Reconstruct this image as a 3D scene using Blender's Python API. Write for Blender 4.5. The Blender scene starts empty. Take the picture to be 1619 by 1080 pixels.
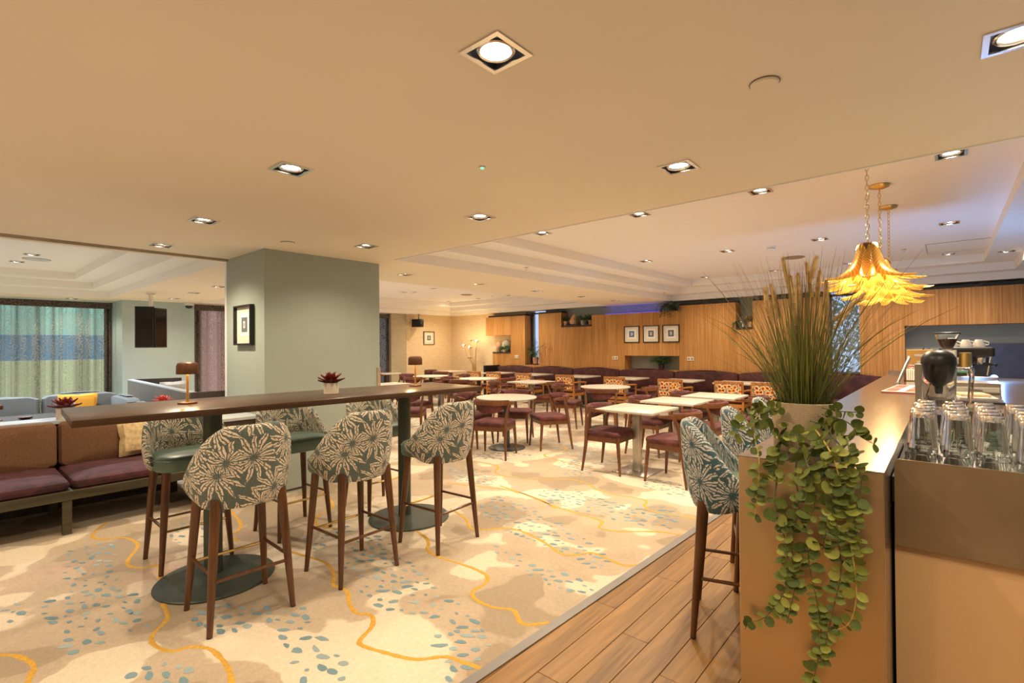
import bpy, bmesh, math, random
from mathutils import Vector, Matrix
from math import sin, cos, pi, radians, sqrt, atan2

SC = bpy.context.scene
COL = SC.collection
rnd = random.Random(7)

# ------------------------------------------------------------------ camera
CAM_F, CAM_YAW, CAM_PITCH, CAM_ROLL = 790.0, 0.7156, 0.0078, -0.0079
_f = Vector((-sin(CAM_YAW) * cos(CAM_PITCH), cos(CAM_YAW) * cos(CAM_PITCH), sin(CAM_PITCH)))
_r = Vector((cos(CAM_YAW), sin(CAM_YAW), 0))
_u = _r.cross(_f)
_r2 = cos(CAM_ROLL) * _r + sin(CAM_ROLL) * _u
_u2 = -sin(CAM_ROLL) * _r + cos(CAM_ROLL) * _u
cam = bpy.data.cameras.new('camera')
cam.sensor_width = 36.0
cam.lens = 36.0 * CAM_F / 1619.0
cam.clip_start = 0.05
cam.clip_end = 200
camo = bpy.data.objects.new('camera', cam)
COL.objects.link(camo)
_m = Matrix((( _r2.x, _u2.x, -_f.x, 0), (_r2.y, _u2.y, -_f.y, 0), (_r2.z, _u2.z, -_f.z, 1.5), (0, 0, 0, 1)))
camo.matrix_world = _m
SC.camera = camo

# ------------------------------------------------------------------ world, exposure, lamp powers
SC.view_settings.view_transform = 'Standard'
SC.view_settings.look = 'None'
SC.view_settings.gamma = 1.0
SC.view_settings.use_curve_mapping = False
SC.view_settings.exposure = EXPOSURE = 0.62
world = bpy.data.worlds.new('dusk_sky')
SC.world = world
world.use_nodes = True
_bg = world.node_tree.nodes['Background']
_bg.inputs[0].default_value = (0.42, 0.60, 0.95, 1)
_bg.inputs[1].default_value = 0.9
# the renderer's own ambient term: soft all-round light between near surfaces
world.light_settings.distance = 2.0
world.light_settings.ao_factor = 0.088
SC.cycles.use_fast_gi = True
SC.cycles.fast_gi_method = 'ADD'
WARM = (1.0, 0.83, 0.61)
COOL = (0.66, 0.80, 1.0)
P_MAIN, P_STRIP, P_TRAY, P_LOUNGE = 29.0, 38.0, 92.0, 130.0
E_LAMP = 30.0
SC.cycles.max_bounces = 20
SC.cycles.diffuse_bounces = 5
SC.cycles.transparent_max_bounces = 12
SC.cycles.transmission_bounces = 20
SC.cycles.caustics_reflective = False
SC.cycles.caustics_refractive = False
SC.cycles.sample_clamp_indirect = 6.0

# ------------------------------------------------------------------ materials
MATS = {}
class N:
    """thin wrapper round a node tree"""
    def __init__(s, name):
        s.m = bpy.data.materials.new(name); s.m.use_nodes = True
        s.t = s.m.node_tree; s.n = s.t.nodes; s.l = s.t.links
        s.b = s.n['Principled BSDF']; s.out = s.n['Material Output']
    def node(s, typ, **kw):
        o = s.n.new(typ)
        for k, v in kw.items(): setattr(o, k, v)
        return o
    def link(s, a, b): s.l.new(a, b)
    def put(s, sock, v):
        if isinstance(v, (int, float)): sock.default_value = v
        elif isinstance(v, tuple):
            sock.default_value = v if len(v) != 3 or sock.type != 'RGBA' else (*v, 1)
        else: s.link(v, sock)
    def math(s, op, a, b=0.0, c=None):
        o = s.node('ShaderNodeMath', operation=op)
        s.put(o.inputs[0], a); s.put(o.inputs[1], b)
        if c is not None: s.put(o.inputs[2], c)
        return o.outputs[0]
    def coord(s, kind='Object', scale=(1, 1, 1), rot=(0, 0, 0)):
        tc = s.node('ShaderNodeTexCoord'); mp = s.node('ShaderNodeMapping')
        s.link(tc.outputs[kind], mp.inputs[0]); mp.inputs['Scale'].default_value = scale
        mp.inputs['Rotation'].default_value = rot
        return mp.outputs[0]
    def noise(s, vec, scale, detail=2.0, rough=0.5, dist=0.0):
        o = s.node('ShaderNodeTexNoise'); s.link(vec, o.inputs['Vector'])
        o.inputs['Scale'].default_value = scale; o.inputs['Detail'].default_value = detail
        o.inputs['Roughness'].default_value = rough; o.inputs['Distortion'].default_value = dist
        return o.outputs[0]
    def ramp(s, fac, stops, interp='LINEAR'):
        o = s.node('ShaderNodeValToRGB'); o.color_ramp.interpolation = interp
        e = o.color_ramp.elements
        while len(e) < len(stops): e.new(0.5)
        for i, (p, c) in enumerate(stops):
            e[i].position = p; e[i].color = (*c, 1) if len(c) == 3 else c
        s.link(fac, o.inputs[0]); return o.outputs[0]
    def mix(s, fac, a, b, blend='MIX'):
        o = s.node('ShaderNodeMix', data_type='RGBA', blend_type=blend)
        s.put(o.inputs[0], fac); s.put(o.inputs[6], a); s.put(o.inputs[7], b)
        return o.outputs[2]
    def bump(s, h, strength=0.3, dist=0.01):
        o = s.node('ShaderNodeBump'); o.inputs['Strength'].default_value = strength
        o.inputs['Distance'].default_value = dist
        s.link(h, o.inputs['Height']); s.link(o.outputs[0], s.b.inputs['Normal'])
    def set(s, color=None, rough=None, metal=None, **kw):
        if color is not None: s.put(s.b.inputs['Base Color'], color)
        if rough is not None: s.put(s.b.inputs['Roughness'], rough)
        if metal is not None: s.put(s.b.inputs['Metallic'], metal)
        for k, v in kw.items(): s.put(s.b.inputs[k.replace('_', ' ')], v)
        return s.m

def basic(name, color, rough=0.5, metal=0.0, var=0.12, scale=8.0, bump=0.0, bscale=60.0, **kw):
    k = N(name); c = k.coord()
    n = k.noise(c, scale, 3)
    lo = tuple(x * (1 - var) for x in color); hi = tuple(min(1, x * (1 + var)) for x in color)
    col = k.ramp(n, [(0.3, lo), (0.7, hi)])
    k.set(col, rough, metal, **kw)
    if bump: k.bump(k.noise(c, bscale, 3), bump, 0.004)
    MATS[name] = k.m
    return k.m

def emit(name, color, strength):
    k = N(name); k.set((0, 0, 0), 0.5)
    k.put(k.b.inputs['Emission Color'], color); k.put(k.b.inputs['Emission Strength'], strength)
    MATS[name] = k.m; return k.m

def wood(name, dark, light, axis=2, rough=0.4, fine=30.0, bump=0.08):
    k = N(name)
    sc = [fine, fine, fine]; sc[axis] = fine * 0.06
    c = k.coord('Object', tuple(sc))
    n = k.noise(c, 1.0, 4, 0.6, 0.6)
    sc2 = [x * 3.5 for x in sc]; c2 = k.coord('Object', tuple(sc2))
    n2 = k.noise(c2, 1.0, 2, 0.5)
    v = k.math('ADD', k.math('MULTIPLY', n, 0.7), k.math('MULTIPLY', n2, 0.3))
    oi = k.node('ShaderNodeObjectInfo')
    v = k.math('ADD', v, k.math('MULTIPLY', k.math('SUBTRACT', oi.outputs['Random'], 0.5), 0.12))
    k.set(k.ramp(v, [(0.32, dark), (0.68, light)]), rough)
    k.bump(v, bump, 0.003)
    MATS[name] = k.m; return k.m

def star_mask(k, vec, scale, n=11.0, rmin=0.05, rmax=0.62, width=0.085, rib=0.012, randomness=0.75):
    """bursts of long leaves round scattered centres: 1 inside a leaf"""
    wob = k.node('ShaderNodeTexNoise'); k.link(vec, wob.inputs['Vector']); wob.inputs['Scale'].default_value = scale * 3.0
    mixv = k.node('ShaderNodeMix', data_type='VECTOR'); mixv.inputs[0].default_value = 0.030 * 6 / scale
    k.link(vec, mixv.inputs[4]); k.link(wob.outputs['Color'], mixv.inputs[5])
    v = mixv.outputs[1]
    vo = k.node('ShaderNodeTexVoronoi', voronoi_dimensions='2D', feature='F1')
    vo.inputs['Scale'].default_value = scale; vo.inputs['Randomness'].default_value = randomness
    k.link(v, vo.inputs['Vector'])
    d = k.node('ShaderNodeVectorMath', operation='SUBTRACT')
    k.link(v, d.inputs[0]); k.link(vo.outputs['Position'], d.inputs[1])
    sp = k.node('ShaderNodeSeparateXYZ'); k.link(d.outputs[0], sp.inputs[0])
    sc = k.node('ShaderNodeSeparateColor'); k.link(vo.outputs['Color'], sc.inputs[0])
    ang = k.math('ARCTAN2', sp.outputs[1], sp.outputs[0])
    ang = k.math('ADD', ang, k.math('MULTIPLY', sc.outputs[0], 6.0))
    fr = k.math('FRACT', k.math('ADD', k.math('MULTIPLY', ang, n / (2 * pi)), 20.0))
    a = k.math('ABSOLUTE', k.math('SUBTRACT', fr, 0.5))
    r = vo.outputs['Distance']
    lat = k.math('MULTIPLY', k.math('MULTIPLY', a, r), 2 * pi / n)
    t = k.math('DIVIDE', k.math('SUBTRACT', r, rmin), rmax - rmin)
    tcl = k.node('ShaderNodeClamp'); k.link(t, tcl.inputs[0])
    w = k.math('MULTIPLY', k.math('SINE', k.math('MULTIPLY', tcl.outputs[0], pi)), width)
    inside = k.math('LESS_THAN', lat, w)
    notrib = k.math('GREATER_THAN', lat, k.math('MULTIPLY', w, rib * 10))
    strk = k.noise(vec, scale * 13, 3, 0.6)
    notstreak = k.math('GREATER_THAN', strk, 0.435)
    return k.math('MULTIPLY', k.math('MULTIPLY', inside, notrib), notstreak)

def make_materials():
    B = basic
    B('ceiling_paint', (0.89, 0.765, 0.55), 0.85, var=0.015, scale=1.5)
    B('tray_paint', (0.90, 0.84, 0.74), 0.85, var=0.01)
    B('cornice_paint', (0.89, 0.84, 0.75), 0.8, var=0.01)
    B('sage_paint', (0.355, 0.40, 0.345), 0.75, var=0.02, bump=0.05, bscale=250)
    B('teal_paint', (0.42, 0.52, 0.50), 0.75, var=0.02)
    B('cream_wall', (0.80, 0.66, 0.44), 0.85, var=0.03)
    B('trim_grey', (0.24, 0.22, 0.20), 0.45, 0.4, var=0.05)
    B('track_brown', (0.40, 0.31, 0.20), 0.5)
    B('black', (0.012, 0.011, 0.012), 0.4, var=0.0)
    B('screen', (0.003, 0.003, 0.004), 0.08, var=0.0)
    B('dark_void', (0.02, 0.016, 0.014), 0.8)
    B('chrome', (0.82, 0.80, 0.77), 0.18, 1.0, var=0.02)
    B('satin_white', (0.86, 0.84, 0.80), 0.5, var=0.02)
    B('housing', (0.10, 0.10, 0.11), 0.35, 0.7)
    B('brass', (0.80, 0.55, 0.20), 0.28, 1.0, var=0.05)
    B('copper', (0.15, 0.065, 0.028), 0.4, 0.5, var=0.05)
    B('gold_stem', (0.95, 0.55, 0.14), 0.3, 0.9, var=0.05)
    B('green_metal', (0.060, 0.072, 0.055), 0.42, 0.35, var=0.08)
    B('green_leather', (0.115, 0.175, 0.135), 0.38, var=0.06, bump=0.06, bscale=180)
    B('grey_fabric', (0.19, 0.195, 0.18), 0.9, var=0.08, bump=0.2, bscale=260)
    B('brown_fabric', (0.15, 0.072, 0.032), 0.92, var=0.22, scale=90, bump=0.3, bscale=240)
    B('orange_fabric', (0.85, 0.38, 0.03), 0.85, var=0.06)
    B('white_cushion', (0.55, 0.55, 0.54), 0.9)
    B('ledge_grey', (0.46, 0.49, 0.48), 0.5, var=0.03)
    B('table_stone', (0.55, 0.48, 0.39), 0.32, var=0.05, scale=5)
    B('steel', (0.55, 0.52, 0.47), 0.32, 1.0, var=0.06, scale=3)
    B('beige_panel', (0.72, 0.44, 0.20), 0.42, var=0.03, scale=2, bump=0.05, bscale=400)
    B('brown_steel', (0.34, 0.245, 0.14), 0.42, 0.6, var=0.12, scale=5)
    B('pot_cream', (0.70, 0.60, 0.48), 0.45, var=0.04)
    B('terracotta', (0.62, 0.34, 0.18), 0.8, var=0.12, bump=0.2, bscale=50)
    B('pale_vase', (0.34, 0.31, 0.23), 0.6)
    B('soil', (0.03, 0.02, 0.012), 0.95)
    B('leaf_dark', (0.045, 0.11, 0.035), 0.5, var=0.35, scale=12)
    B('leaf_plant', (0.06, 0.16, 0.05), 0.5, var=0.35, scale=12)
    B('stem_green', (0.10, 0.12, 0.04), 0.6)
    B('stem_yellow', (0.50, 0.36, 0.07), 0.6)
    B('succulent_red', (0.17, 0.022, 0.016), 0.5, var=0.4, scale=18)
    B('succulent_pink', (0.55, 0.10, 0.07), 0.5, var=0.4, scale=18)
    B('paper', (0.85, 0.80, 0.70), 0.8, var=0.02)
    B('mount_cream', (0.74, 0.66, 0.50), 0.85, var=0.02)
    B('print_grey', (0.13, 0.14, 0.145), 0.8, var=0.2, scale=60)
    B('print_blue', (0.10, 0.18, 0.28), 0.6, var=0.6, scale=30)
    B('red_print', (0.72, 0.06, 0.035), 0.5)
    B('white_china', (0.82, 0.80, 0.76), 0.2, var=0.01)
    B('grinder_body', (0.62, 0.60, 0.55), 0.35, 0.3)
    B('coffee_beans', (0.055, 0.022, 0.010), 0.5, var=0.5, scale=70)
    B('box_wood', (0.68, 0.38, 0.10), 0.5, var=0.1)
    B('kraft_paper', (0.58, 0.45, 0.28), 0.8)
    B('green_book', (0.05, 0.25, 0.13), 0.5)
    B('dark_steel', (0.10, 0.095, 0.10), 0.4, 0.7)
    B('socket_white', (0.75, 0.66, 0.52), 0.4)
    B('cctv_grey', (0.62, 0.62, 0.60), 0.4)
    B('tan_pillow', (0.55, 0.40, 0.20), 0.9, var=0.25, scale=30)
    B('brick_blue', (0.10, 0.17, 0.30), 0.9)
    B('speaker_grille', (0.35, 0.25, 0.12), 0.7)
    wood('stool_wood', (0.055, 0.020, 0.007), (0.16, 0.062, 0.022), 2, 0.32, 28)
    wood('chair_wood', (0.085, 0.030, 0.012), (0.20, 0.075, 0.028), 2, 0.32, 28)
    wood('armchair_wood', (0.26, 0.095, 0.022), (0.46, 0.19, 0.045), 2, 0.35, 28)
    wood('table_wood', (0.026, 0.012, 0.006), (0.085, 0.040, 0.018), 1, 0.30, 26)
    wood('oak_plank', (0.135, 0.060, 0.013), (0.37, 0.185, 0.044), 1, 0.42, 16, 0.15)
    wood('dark_veneer', (0.030, 0.020, 0.014), (0.085, 0.060, 0.042), 2, 0.5, 40)
    wood('grey_veneer', (0.10, 0.085, 0.068), (0.20, 0.17, 0.135), 2, 0.5, 60)
    wood('bench_wood', (0.035, 0.028, 0.014), (0.085, 0.068, 0.034), 1, 0.4, 24)
    wood('shelf_dark', (0.035, 0.018, 0.012), (0.07, 0.035, 0.022), 0, 0.5, 30)

    # ribbed oak wall panelling: vertical grain plus narrow vertical reeds
    k = N('oak_panelling')
    c = k.coord('Object', (30, 30, 0.9)); n = k.noise(c, 1.0, 4, 0.65, 0.3)
    c2 = k.coord('Object', (7, 7, 0.25)); n2 = k.noise(c2, 1.0, 2)
    tc = k.node('ShaderNodeTexCoord'); sp = k.node('ShaderNodeSeparateXYZ'); k.link(tc.outputs['Object'], sp.inputs[0])
    fx = k.math('FRACT', k.math('MULTIPLY', sp.outputs[0], 22.0))
    reed = k.math('SUBTRACT', 1.0, k.math('POWER', k.math('ABSOLUTE', k.math('SUBTRACT', k.math('MULTIPLY', fx, 2.0), 1.0)), 6.0))
    v = k.math('ADD', k.math('ADD', k.math('MULTIPLY', n, 0.6), k.math('MULTIPLY', n2, 0.25)), k.math('MULTIPLY', reed, 0.12))
    k.set(k.ramp(v, [(0.32, (0.27, 0.105, 0.020)), (0.52, (0.48, 0.225, 0.055)), (0.72, (0.70, 0.38, 0.13))]), 0.5)
    k.bump(k.math('ADD', reed, n), 0.25, 0.004); MATS['oak_panelling'] = k.m

    # grasscloth wall
    k = N('grasscloth'); c = k.coord('Object', (6, 6, 130)); n = k.noise(c, 1.0, 3)
    k.set(k.ramp(n, [(0.3, (0.62, 0.47, 0.28)), (0.7, (0.80, 0.64, 0.42))]), 0.85); k.bump(n, 0.25, 0.004)
    MATS['grasscloth'] = k.m
    k = N('grasscloth_grey'); c = k.coord('Object', (6, 6, 130)); n = k.noise(c, 1.0, 3)
    k.set(k.ramp(n, [(0.3, (0.38, 0.32, 0.20)), (0.7, (0.50, 0.43, 0.29))]), 0.85); k.bump(n, 0.25, 0.004)
    MATS['grasscloth_grey'] = k.m

    # velvet
    for nm, lo, hi in (('plum_velvet', (0.045, 0.008, 0.008), (0.150, 0.036, 0.034)), ('sofa_velvet', (0.030, 0.005, 0.005), (0.085, 0.018, 0.016)), ('bench_velvet', (0.026, 0.005, 0.007), (0.080, 0.018, 0.023))):
        k = N(nm); c = k.coord(); n = k.noise(c, 7, 3, 0.55, 0.8)
        k.set(k.ramp(n, [(0.35, lo), (0.65, hi)]), 0.75)
        k.put(k.b.inputs['Sheen Weight'], 0.08); k.put(k.b.inputs['Sheen Tint'], (0.75, 0.35, 0.36)); k.put(k.b.inputs['Sheen Roughness'], 0.4)
        k.bump(k.noise(c, 200, 2), 0.15, 0.003); MATS[nm] = k.m

    # star leaf upholstery, three colourways: (cream leaf, ground)
    for nm, leaf, ground in (('stool_fabric', (0.74, 0.62, 0.45), (0.105, 0.128, 0.108)), ('bar_fabric', (0.60, 0.56, 0.48), (0.045, 0.100, 0.112))):
        k = N(nm); c = k.coord('UV')
        m = star_mask(k, c, 5.7, 13.0, 0.08, 0.86, 0.070, 0.022, 0.75)
        wv = k.noise(c, 150, 2)
        g = k.ramp(wv, [(0.35, tuple(x * 0.75 for x in ground)), (0.65, tuple(x * 1.25 for x in ground))])
        k.set(k.mix(m, g, leaf), 0.9)
        k.put(k.b.inputs['Sheen Weight'], 0.12)
        k.bump(wv, 0.25, 0.003); MATS[nm] = k.m

    # scalloped orange upholstery
    k = N('scallop_fabric'); c = k.coord('UV')
    vo = k.node('ShaderNodeTexVoronoi', voronoi_dimensions='2D'); k.link(c, vo.inputs['Vector'])
    vo.inputs['Scale'].default_value = 11; vo.inputs['Randomness'].default_value = 0.45
    wob = k.noise(c, 22, 1)
    d = k.math('ADD', vo.outputs['Distance'], k.math('MULTIPLY', k.math('SUBTRACT', wob, 0.5), 0.5))
    k.set(k.ramp(d, [(0.0, (0.10, 0.012, 0.016)), (0.16, (0.55, 0.16, 0.02)), (0.30, (0.80, 0.36, 0.06)), (0.37, (0.78, 0.60, 0.36)), (0.46, (0.055, 0.008, 0.014)), (0.56, (0.72, 0.55, 0.32)), (0.62, (0.06, 0.008, 0.014))], 'CONSTANT'), 0.85)
    MATS['scallop_fabric'] = k.m

    # carpet
    k = N('carpet_pattern'); c = k.coord()
    warp = k.node('ShaderNodeTexNoise'); k.link(c, warp.inputs['Vector']); warp.inputs['Scale'].default_value = 3.5; warp.inputs['Detail'].default_value = 3
    mv = k.node('ShaderNodeMix', data_type='VECTOR'); mv.inputs[0].default_value = 0.16
    k.link(c, mv.inputs[4]); k.link(warp.outputs['Color'], mv.inputs[5]); wv = mv.outputs[1]
    n1 = k.noise(wv, 1.45, 2, 0.5)
    base = k.ramp(n1, [(0.0, (0.33, 0.25, 0.165)), (0.445, (0.39, 0.295, 0.195)), (0.455, (0.49, 0.375, 0.255)), (0.535, (0.53, 0.41, 0.28)), (0.545, (0.74, 0.61, 0.44)), (1.0, (0.80, 0.68, 0.50))])
    n2 = k.noise(k.coord('Object', (1, 1, 1), (0, 0, 1.0)), 0.9, 3)
    pink = k.ramp(n2, [(0.62, (0, 0, 0)), (0.70, (1, 1, 1))])
    base = k.mix(k.math('MULTIPLY', pink, 0.55), base, (0.66, 0.41, 0.30))
    # beyond the built flecks and lines (more than about 7.5 m off) the pattern is woven colour only
    sp = k.node('ShaderNodeSeparateXYZ'); k.link(c, sp.inputs[0])
    far = k.math('GREATER_THAN', k.math('SUBTRACT', sp.outputs[1], k.math('MULTIPLY', sp.outputs[0], 0.8)), 8.4)
    vo = k.node('ShaderNodeTexVoronoi', voronoi_dimensions='2D'); k.link(c, vo.inputs['Vector']); vo.inputs['Scale'].default_value = 11.5; vo.inputs['Randomness'].default_value = 0.85
    dot = k.math('LESS_THAN', vo.outputs['Distance'], 0.27)
    drift = k.math('GREATER_THAN', k.noise(k.coord('Object', (0.75, 1.5, 1), (0, 0, -0.3)), 1.25, 2), 0.52)
    base = k.mix(k.math('MULTIPLY', k.math('MULTIPLY', dot, drift), k.math('MULTIPLY', far, 0.8)), base, (0.24, 0.32, 0.33))
    pile = k.math('ADD', k.math('MULTIPLY', k.noise(c, 260, 2), 0.6), k.math('MULTIPLY', k.noise(c, 38, 4, 0.7), 0.4))
    pm = k.ramp(pile, [(0.3, (0.70, 0.70, 0.70)), (0.7, (1.12, 1.12, 1.12))])
    k.set(k.mix(1.0, base, pm, 'MULTIPLY'), 0.95)
    k.bump(pile, 0.5, 0.004); MATS['carpet_pattern'] = k.m
    basic('carpet_gold', (0.60, 0.33, 0.045), 0.95, var=0.15, scale=60, bump=0.4, bscale=420)
    k = N('carpet_blue'); sp = k.node('ShaderNodeSeparateXYZ'); k.link(k.coord('UV'), sp.inputs[0])
    col = k.ramp(sp.outputs[0], [(0.0, (0.15, 0.25, 0.28)), (0.6, (0.22, 0.32, 0.34)), (1.0, (0.36, 0.42, 0.39))])
    pile = k.noise(k.coord(), 420, 2); k.set(k.mix(1.0, col, k.ramp(pile, [(0.3, (0.75, 0.75, 0.75)), (0.7, (1.15, 1.15, 1.15))]), 'MULTIPLY'), 0.95); MATS['carpet_blue'] = k.m

    # brushed bar metals
    for nm, ax, lo, hi, r in (('bar_steel', (3, 160, 160), (0.34, 0.285, 0.245), (0.56, 0.48, 0.42), 0.20), ('bar_bronze', (2, 2, 2), (0.64, 0.50, 0.30), (0.76, 0.60, 0.38), 0.36)):
        k = N(nm); c = k.coord('Object', ax); n = k.noise(c, 1.0, 3)
        k.set(k.ramp(n, [(0.3, lo), (0.7, hi)]), r, 0.95); k.bump(n, 0.05, 0.002); MATS[nm] = k.m

    # woven pot
    k = N('woven_pot'); c = k.coord('Object', (1, 1, 1))
    br = k.node('ShaderNodeTexBrick'); k.link(k.coord('UV', (1, 1, 1)), br.inputs['Vector'])
    br.inputs['Scale'].default_value = 70; br.inputs['Color1'].default_value = (0.74, 0.56, 0.32, 1); br.inputs['Color2'].default_value = (0.82, 0.65, 0.40, 1); br.inputs['Mortar'].default_value = (0.30, 0.21, 0.12, 1); br.inputs['Mortar Size'].default_value = 0.06
    k.set(br.outputs[0], 0.85); k.bump(br.outputs['Fac'], -0.5, 0.004); MATS['woven_pot'] = k.m

    # grass and eucalyptus
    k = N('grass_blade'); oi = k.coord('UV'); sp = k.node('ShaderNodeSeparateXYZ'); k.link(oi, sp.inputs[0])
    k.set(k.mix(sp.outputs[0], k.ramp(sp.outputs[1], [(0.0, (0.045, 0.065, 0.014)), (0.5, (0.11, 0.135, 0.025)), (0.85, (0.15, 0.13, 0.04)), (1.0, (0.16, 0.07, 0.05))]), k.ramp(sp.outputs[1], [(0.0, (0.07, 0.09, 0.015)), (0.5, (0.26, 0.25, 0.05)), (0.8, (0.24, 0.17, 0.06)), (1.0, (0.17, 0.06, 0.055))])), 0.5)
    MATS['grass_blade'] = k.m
    basic('plume', (0.56, 0.38, 0.15), 0.9, var=0.3, scale=60)
    k = N('eucalyptus_leaf'); oi = k.node('ShaderNodeObjectInfo'); c = k.coord('Object')
    n = k.noise(c, 90, 3)
    hue = k.ramp(oi.outputs['Random'], [(0.0, (0.022, 0.042, 0.008)), (0.45, (0.058, 0.088, 0.015)), (0.75, (0.15, 0.17, 0.028)), (1.0, (0.32, 0.31, 0.05))])
    k.set(k.mix(k.math('MULTIPLY', n, 0.45), hue, (0.20, 0.22, 0.06)), 0.55, Specular_IOR_Level=0.2); MATS['eucalyptus_leaf'] = k.m

    # gold pendant leaves: thin veined gilt leaf that glows when lit from inside
    k = N('gold_leaf'); c = k.coord('UV'); sp = k.node('ShaderNodeSeparateXYZ'); k.link(c, sp.inputs[0])
    vein = k.math('FRACT', k.math('ADD', k.math('MULTIPLY', sp.outputs[1], 16.0), k.math('MULTIPLY', k.math('ABSOLUTE', k.math('SUBTRACT', sp.outputs[0], 0.5)), -7.0)))
    vm = k.math('GREATER_THAN', vein, 0.72)
    col = k.mix(vm, (0.90, 0.50, 0.06), (1.0, 0.80, 0.30))
    k.set(col, 0.28, 0.55); k.bump(vein, 0.4, 0.004)
    tr = k.node('ShaderNodeBsdfTranslucent'); k.put(tr.inputs[0], col)
    mx = k.node('ShaderNodeMixShader'); mx.inputs[0].default_value = 0.45
    k.link(k.b.outputs[0], mx.inputs[1]); k.link(tr.outputs[0], mx.inputs[2]); k.link(mx.outputs[0], k.out.inputs[0])
    MATS['gold_leaf'] = k.m

    # glass
    for nm, colr, r in (('clear_glass', (0.97, 0.98, 0.97), 0.0), ('smoked_glass', (0.75, 0.75, 0.74), 0.02)):
        k = N(nm); k.set(colr, r); k.put(k.b.inputs['Transmission Weight'], 1.0); k.put(k.b.inputs['IOR'], 1.46); MATS[nm] = k.m
    k = N('window_glass'); k.set((0.9, 0.95, 1.0), 0.02)
    tr = k.node('ShaderNodeBsdfTransparent'); mx = k.node('ShaderNodeMixShader'); mx.inputs[0].default_value = 0.88
    k.link(k.b.outputs[0], mx.inputs[1]); k.link(tr.outputs[0], mx.inputs[2]); k.link(mx.outputs[0], k.out.inputs[0]); MATS['window_glass'] = k.m

    # sheer curtains with a leaf print
    for nm, leaf, ground, op in (('curtain_sage', (0.52, 0.50, 0.42), (0.15, 0.13, 0.10), 0.62), ('curtain_plum', (0.42, 0.34, 0.28), (0.16, 0.11, 0.09), 0.80), ('curtain_dark', (0.45, 0.42, 0.35), (0.07, 0.06, 0.05), 0.75)):
        k = N(nm); c = k.coord('UV'); m = star_mask(k, c, 7.5, 6.0, 0.03, 0.9, 0.10, 0.02, 1.0)
        col = k.mix(m, ground, leaf); k.set(col, 0.9)
        tr = k.node('ShaderNodeBsdfTransparent'); tl = k.node('ShaderNodeBsdfTranslucent'); k.put(tl.inputs[0], col)
        m1 = k.node('ShaderNodeMixShader'); m1.inputs[0].default_value = 0.35; k.link(k.b.outputs[0], m1.inputs[1]); k.link(tl.outputs[0], m1.inputs[2])
        mx = k.node('ShaderNodeMixShader')
        sp = k.node('ShaderNodeSeparateXYZ'); k.link(c, sp.inputs[0])
        fold = k.noise(k.coord('UV', (3.2, 0.02, 1)), 1.0, 3, 0.7)  # darkness of the folds painted as streaks of lower transparency
        fold_shade = k.ramp(fold, [(0.40, (0.15, 0.15, 0.15)), (0.56, (1, 1, 1))])
        k.link(k.math('MULTIPLY', k.math('ADD', k.math('MULTIPLY', m, -0.50), 1.0 - op + 0.36), fold_shade), mx.inputs[0])
        k.link(m1.outputs[0], mx.inputs[1]); k.link(tr.outputs[0], mx.inputs[2]); k.link(mx.outputs[0], k.out.inputs[0]); MATS[nm] = k.m

    # brick outside the narrow window
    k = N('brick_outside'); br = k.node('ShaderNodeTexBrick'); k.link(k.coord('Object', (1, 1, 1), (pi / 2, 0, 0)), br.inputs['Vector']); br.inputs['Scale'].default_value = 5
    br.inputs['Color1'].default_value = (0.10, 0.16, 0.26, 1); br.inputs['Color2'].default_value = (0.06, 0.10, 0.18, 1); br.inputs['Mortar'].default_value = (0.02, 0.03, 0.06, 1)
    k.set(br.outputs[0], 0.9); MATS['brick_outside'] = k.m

    emit('lamp_glow', (1.0, 0.90, 0.74), E_LAMP)
    emit('lamp_glow_cool', (0.9, 0.95, 1.0), E_LAMP)
    emit('bulb_glow', (1.0, 0.72, 0.32), 25.0)
    emit('pendant_bulb', (1.0, 0.72, 0.30), 12.0)
    emit('led_green', (0.05, 0.8, 0.25), 3.0)
    emit('led_blue', (0.08, 0.08, 1.0), 2.0)
    emit('pane_aqua', (0.36, 0.66, 0.56), 0.75)
    emit('pane_blue', (0.17, 0.33, 0.46), 0.7)
    emit('pane_lime', (0.52, 0.60, 0.36), 0.8)
    emit('pane_rose', (0.75, 0.50, 0.46), 0.55)
    emit('pane_sky', (0.30, 0.48, 0.95), 0.8)
make_materials()
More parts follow.
